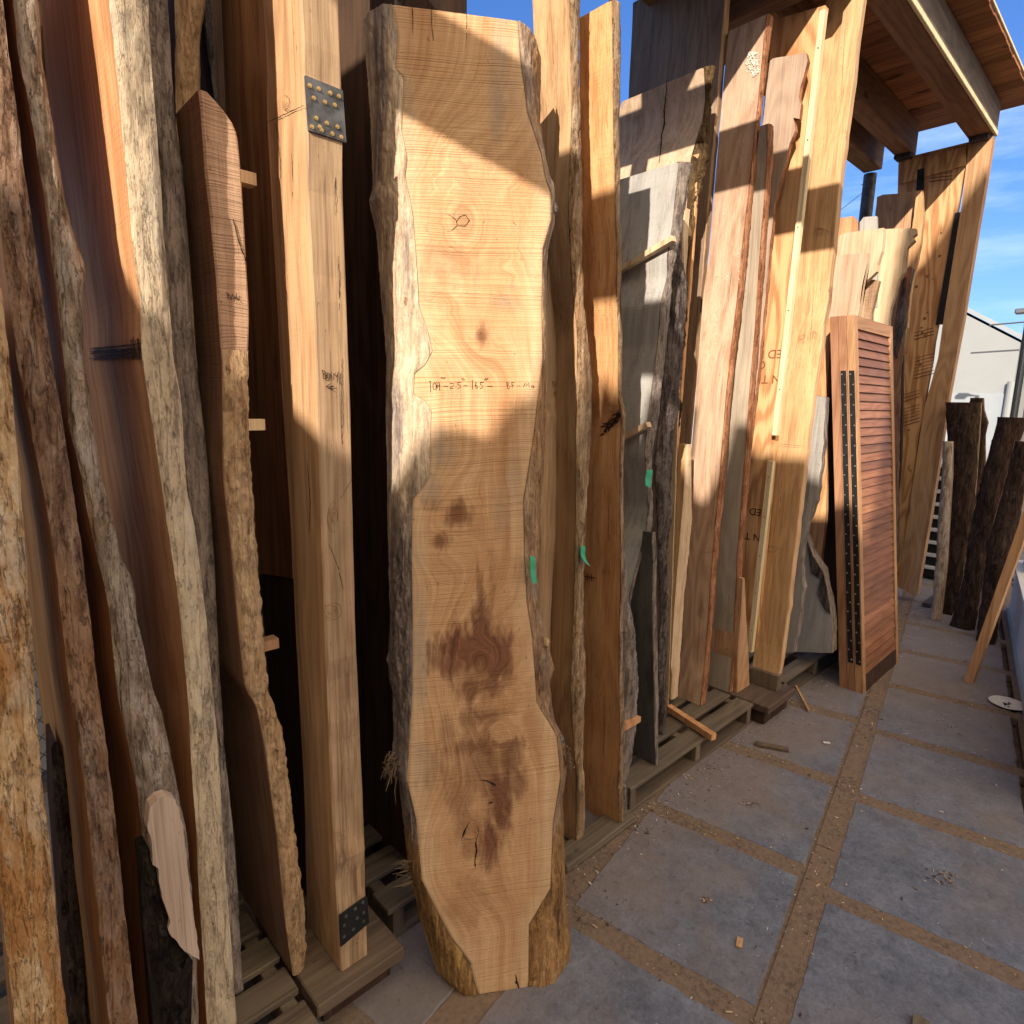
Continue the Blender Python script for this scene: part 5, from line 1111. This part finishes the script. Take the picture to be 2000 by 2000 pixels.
rings(p3, r3, (1601, 455), 16, 10, None, 5); rings(p3, r3, (1568, 660), 9, 9, None, 3); rings(p3, r3, (1590, 655), 6, 8, None, 2); rings(p3, r3, (1650, 260), 7, 10, None, 3); rings(p3, r3, (1622, 565), 6, 6, None, 3); rings(p3, r3, (1505, 1075), 22, 8, None, 4)
checks(p3, r3, [[(1528, 930), (1524, 980), (1522, 1010)], [(1504, 1100), (1501, 1160), (1497, 1210)], [(1650, 60), (1647, 120), (1643, 190)], [(1590, 560), (1586, 620), (1580, 700)]])
o8 = [q for q in COL.objects if q.get('label', '').startswith('brown board with a white resin')][0]
checks(o8, r8, [[(1432, 450), (1430, 520), (1422, 600)], [(1400, 900), (1396, 960), (1392, 1010)], [(1370, 1180), (1366, 1230), (1362, 1290)]]); rings(o8, r8, (1448, 290), 6, 12, None, 3); rings(o8, r8, (1400, 545), 5, 5, None, 2); rings(o8, r8, (1378, 1075), 14, 5, None, 2)
o2 = [q for q in COL.objects if q.get('label', '').startswith('tall orange board')][0]
checks(o2, r2b, [[(1170, 510), (1171, 540), (1170, 560)], [(1180, 1350), (1181, 1420), (1178, 1480)], [(1190, 960), (1188, 1020), (1190, 1060)]]); rings(o2, r2b, (1150, 1270), 5, 7, None, 2)
# ------------------------------------------------------------------ far right: logs, leaning timber, white chest, crates
G4 = 'dark bark logs standing past the rack'
kx = .06
x1_ = plz((1852, 1200), 0).x
logslab('bark_slab', 'broad dark bark slab with a notched top, leftmost of the standing logs', [(1848, 793), (1850, 860), (1850, 950), (1846, 1050), (1840, 1197)], [(1917, 782), (1913, 850), (1906, 950), (1898, 1040), (1880, 1130), (1863, 1204)], x1_, .05, .0, plx((1890, 786), x1_+.08).z, .25, group=G4, amp=.012)
logslab('bark_slab', 'narrow dark bark slab with a bump, behind the broad one', [(1895, 776), (1895, 900), (1885, 1100), (1870, 1190)], [(1921, 776), (1922, 800), (1930, 825), (1924, 850), (1925, 900), (1915, 1000), (1895, 1120), (1885, 1190)], x1_+.12, .05, .0, plx((1900, 777), x1_+.2).z, .3, group=G4, amp=.012)
x2_ = plz((1880, 1225), 0).x
logslab('bark_log', 'thick leaning dark log with a rounded top', [(1948, 820), (1940, 850), (1924, 908), (1912, 950), (1901, 1005), (1890, 1070), (1879, 1133), (1856, 1213)], [(2010, 815), (1995, 850), (1975, 900), (1962, 973), (1940, 1069), (1920, 1133), (1904, 1232)], x2_, .05, .0, plx((1975, 815), x2_+.08).z, .4, group=G4, amp=.014)
x3_ = plz((1930, 1255), 0).x
logslab('bark_log', 'dark leaning log at the right, in front of the rounded one', [(1981, 862), (1975, 890), (1960, 950), (1943, 1005), (1930, 1060), (1919, 1133), (1908, 1240)], [(2030, 862), (2015, 900), (2000, 970), (1985, 1050), (1965, 1130), (1946, 1252)], x3_, .05, .0, plx((2000, 862), x3_+.08).z, .4, group=G4, amp=.014)
xt = plz((1828, 1210), 0).x
logslab('bleached_pole', 'thin bleached grey pole with insect holes standing before the dark logs', [(1841, 862), (1838, 950), (1833, 1000), (1828, 1090), (1818, 1206)], [(1861, 861), (1860, 930), (1856, 1000), (1850, 1100), (1838, 1210)], xt, .03, 0, plx((1850, 862), xt+.04).z, .55, 'b_white', 'pole', None, .004)
# crates behind the pole
t0 = plx((1790, 1190), 7.0); 
for i in range(9):
    z = .02+i*.125; c = tag(empty('crate', (7.0, 1.0, z)), 'black slatted crate with pale rim, %s of the stack behind the bleached pole' % ('bottom one', 'second up', 'third up', 'fourth up', 'middle one', 'fourth from top', 'third from top', 'second from top', 'topmost')[i], 'crate', 'stack of black crates')
    b = B(); b.box(7.0, 7.4, 1.0, 1.75, z, z+.082, 0, .004); b.build('crate_body', 'blackp', c)
    b = B(); b.box(6.985, 7.41, .99, 1.76, z+.084, z+.118, 0, .004); b.build('rim', 'white', c)
P = plz((1893, 1332), 0); D = ply((2004, 1020), P.y-.14); D = P+(D-P)*1.25
b = B(); b.bar(P+Vector((0, 0, .0)), D, .05, .045); tag(b.build('leaning_timber', 'fir'), 'clean square timber leaning to the right above the pavers', 'timber')
# white chest along the right side
c0 = plz((1965, 1192), 0); c1 = plz((2004, 1440), 0); dv = (c1-c0).normalized(); nv = Vector((dv.y, -dv.x, 0)); 
if nv.y > 0: nv = -nv
ch = tag(empty('storage_chest', c0), 'low white painted chest along the right side of the paved aisle', 'chest')
def cb_(s0, s1, n0, n1, z0, z1, nm, m):
    b = B(); P_ = [c0+dv*s+nv*n for s, n in ((s0, n0), (s1, n0), (s1, n1), (s0, n1))]; b.hexa([q+Vector((0, 0, z0)) for q in P_]+[q+Vector((0, 0, z1)) for q in P_]); return b.build(nm, m, ch)
cb_(.02, 3.2, .015, .6, 0, .40, 'body', 'white'); cb_(0, 3.22, 0, .62, .0, .035, 'skirt_board', 'wall2'); cb_(-.01, 3.23, -.01, .63, .402, .44, 'lid', 'white')
cb_(.1, .5, .05, .5, .441, .62, 'grey_box', 'grey')
blk('dark_scrap', 'dark curled scrap lying by the foot of the end post', 'scrap', plz((1800, 1185), 0).x, plz((1800, 1185), 0).x+.3, plz((1800, 1185), 0).y-.06, plz((1800, 1185), 0).y, 0, .04, 'black')

# ------------------------------------------------------------------ far background
XB = 19.
bd = tag(empty('gabled_building', (XB, 5, 0)), 'white gabled metal building beyond the yard', 'building')
P0 = plx((1993, 669), XB); P1 = plx((1884, 613), XB); sl_ = (P1.z-P0.z)/(P1.y-P0.y); ridge = Vector((XB, P1.y+3.2, P1.z+sl_*3.2)); lft = Vector((XB, ridge.y+5, ridge.z-5*sl_))
e0 = plx((1978, 790), XB)
zb0 = plx((1857, 760), XB).z; zb1 = plx((1976, 778), XB).z; zb = (zb0+zb1)/2
def bx(nm, pts, x0, x1, m): n_ = len(pts); V = [(x0, p[0], p[1]) for p in pts]+[(x1, p[0], p[1]) for p in pts]; return fixn(mk(nm, V, [list(range(n_)), list(range(n_, 2*n_))]+[[i, (i+1) % n_, n_+(i+1) % n_, n_+i] for i in range(n_)], m, bd, (XB, 5, 0)))
bx('wall', [(P0.y, 0), (P0.y, P0.z), (ridge.y, ridge.z), (lft.y, lft.z), (lft.y, 0)], XB, XB+14, 'wall')
bx('roof', [(P0.y-.15, P0.z-.02), (ridge.y, ridge.z+.06), (ridge.y, ridge.z+.16), (P0.y-.2, P0.z+.06)], XB-.02, XB+14.1, 'wall2')
bx('wainscot', [(P0.y+.02, 0), (P0.y+.02, zb), (lft.y, zb), (lft.y, 0)], XB-.05, XB-.003, 'wall2')
dq = plx((1976, 745), XB-.2); b = B(); b.tube([(XB-.12, dq.y, dq.z), (XB-.12, dq.y, 0)], .09, 12); b.build('downpipe', 'wall', bd)
b = B(); q0 = plx((1995, 700), 14.); q1 = plx((1981, 812), 14.); b.tube([(14, q1.y, 0), (14, q1.y+.02, q0.z+1.5)], .055, 12); tag(b.build('utility_pole', 'steelb'), 'dark metal pole at the right edge in front of the white building', 'pole')
b = B(); q0 = plx((1932, 635), 18.); q1 = plx((2000, 629), 18.); d_ = (q1-q0); b.tube([q0+d_*t+Vector((0, 0, 0)) for t in (0, 1, 2, 4)], .018, 6); tag(b.build('overhead_cable', 'wire'), 'overhead cable crossing the sky at the right edge', 'cable')
q0 = plx((1998, 609), 16.); lamp = tag(empty('street_lamp', (16., q0.y-.3, 0)), 'grey lamp head just inside the right edge of the sky', 'lamp'); b = B(); b.tube([(16., q0.y-.3, 0), (16., q0.y-.3, q0.z), (16., q0.y-.1, q0.z+.03)], .04, 8); b.build('pole', 'wire', lamp); b = B(); b.box(15.9, 16.1, q0.y-.1, q0.y+.12, q0.z-.04, q0.z+.06, 0, .02); b.build('lamp_head', 'wire', lamp)
# pale sheet and wire fence seen through the gap at the far left
b = B(); b.box(-1.2, .62, 3.2, 3.23, 0, 1.5, 0, .005); tag(b.build('pale_sheet', 'pale'), 'pale blue sheet behind the wire fence, seen between the leftmost slabs', 'sheet')
b = B(); random.seed(1)
for i in range(-34, 34):
    x = -.3+i*.06
    for s in (1, -1):
        a0 = Vector((x, 3.12, 0)); a1 = Vector((x+s*1.5*.75, 3.12, 1.5)); b.tube([a0, a1], .0022, 4)
b.tube([(-2, 3.12, 1.5), (2.2, 3.12, 1.5)], .02, 8); tag(b.build('wire_fence', 'wire'), 'chain link fence glimpsed between the two leftmost slabs', 'fence')

# ------------------------------------------------------------------ added unseen board screen, its skyline shaped to cast the shadow edges
XC = -3.2
def up(P): t = (P.x-XC)/SUN.x; return P-SUN*t
pts = []
def addp(P): q = up(P); pts.append((q.y, q.z))
for p in ((555, 800), (600, 835), (640, 862), (660, 880)): addp(ply(p, 1.33))
for p in ((250, 545), (275, 600)): addp(ply(p, 1.35))
for p in ((425, 690), (436, 704)): addp(ply(p, 1.41))
for y in (1.6, 1.9, 2.3, 2.8): addp(Vector((.33, y, 1.98)))
for p in ((775, 958), (809, 885), (850, 850), (867, 824), (896, 806), (912, 845), (933, 875), (955, 858), (980, 815), (1012, 777), (1045, 735)): addp(sp(p))
for p in ((1122, 880), (1145, 800)): addp(ply(p, 1.31))
for p in ((1170, 862), (1190, 842), (1205, 830)): addp(plx(p, ximg(1.26, 1.4, 1210)))
for p in ((1222, 835), (1262, 750)): addp(plx(p, ximg(1.37, 1.5, 1268)))
for p in ((1350, 945), (1364, 990), (1380, 975), (1400, 935)): addp(plx(p, ximg(1.47, 1.2, 1398)))
for p in ((1440, 865), (1475, 885), (1505, 888)): addp(plx(p, 3.235))
for p in ((1520, 890), (1565, 890)): addp(plx(p, r3[12][1]))
for p in ((1600, 1012),): addp(plx(p, 4.0))
for p in ((1640, 985), (1672, 985)): addp(plx(p, FL.x))
for p in ((1700, 1015), (1725, 1045), (1748, 1062)): addp(ply(p, FL.y))
for p in ((1715, 513), (1760, 452)): addp(plx(p, 5.1))
for p in ((1810, 500), (1873, 404), (1930, 326)): addp(plx(p, 6.07))
pts.sort()
_q = [pts[0]]
for a in pts[1:]:
    if a[0]-_q[-1][0] > .012: _q.append(a)
pts = _q
if True: print('SKY', [(round(a, 2), round(b_, 2)) for a, b_ in pts])
def skyz(x):
    if x <= pts[0][0]: return pts[0][1]
    if x >= pts[-1][0]: return pts[-1][1]
    for a, c in zip(pts, pts[1:]):
        if a[0] <= x <= c[0]: return a[1]+(c[1]-a[1])*((x-a[0])/((c[0]-a[0]) or 1))
rk = tag(empty('shadow_screen', (XC, 0, 0)), 'tall added screen of upright boards behind the photographer, shaped to cast the shadow edge', 'storage rack')
lo, hi = pts[0][0], pts[-1][0]; print('SKYR', lo, hi); y = lo-1.0; i = 0
while y < hi+1.0:
    w = .06; b = B(); b.hexa([(XC-.03, y, 0), (XC, y, 0), (XC, y+w, 0), (XC-.03, y+w, 0), (XC-.03, y, skyz(y)), (XC, y, skyz(y)), (XC, y+w, skyz(y+w)), (XC-.03, y+w, skyz(y+w))]); b.build('board', 'firgrey', rk); y += w; i += 1
b = B(); b.box(XC-.03, XC, y, y+9, 0, skyz(99), 0, .005); b.build('screen_side', 'wall2', rk)
b = B(); b.box(XC-.03, XC, lo-13, lo-1.0, 0, skyz(-99), 0, .005); b.build('screen_side', 'wall2', rk)
bpy.context.view_layer.update()
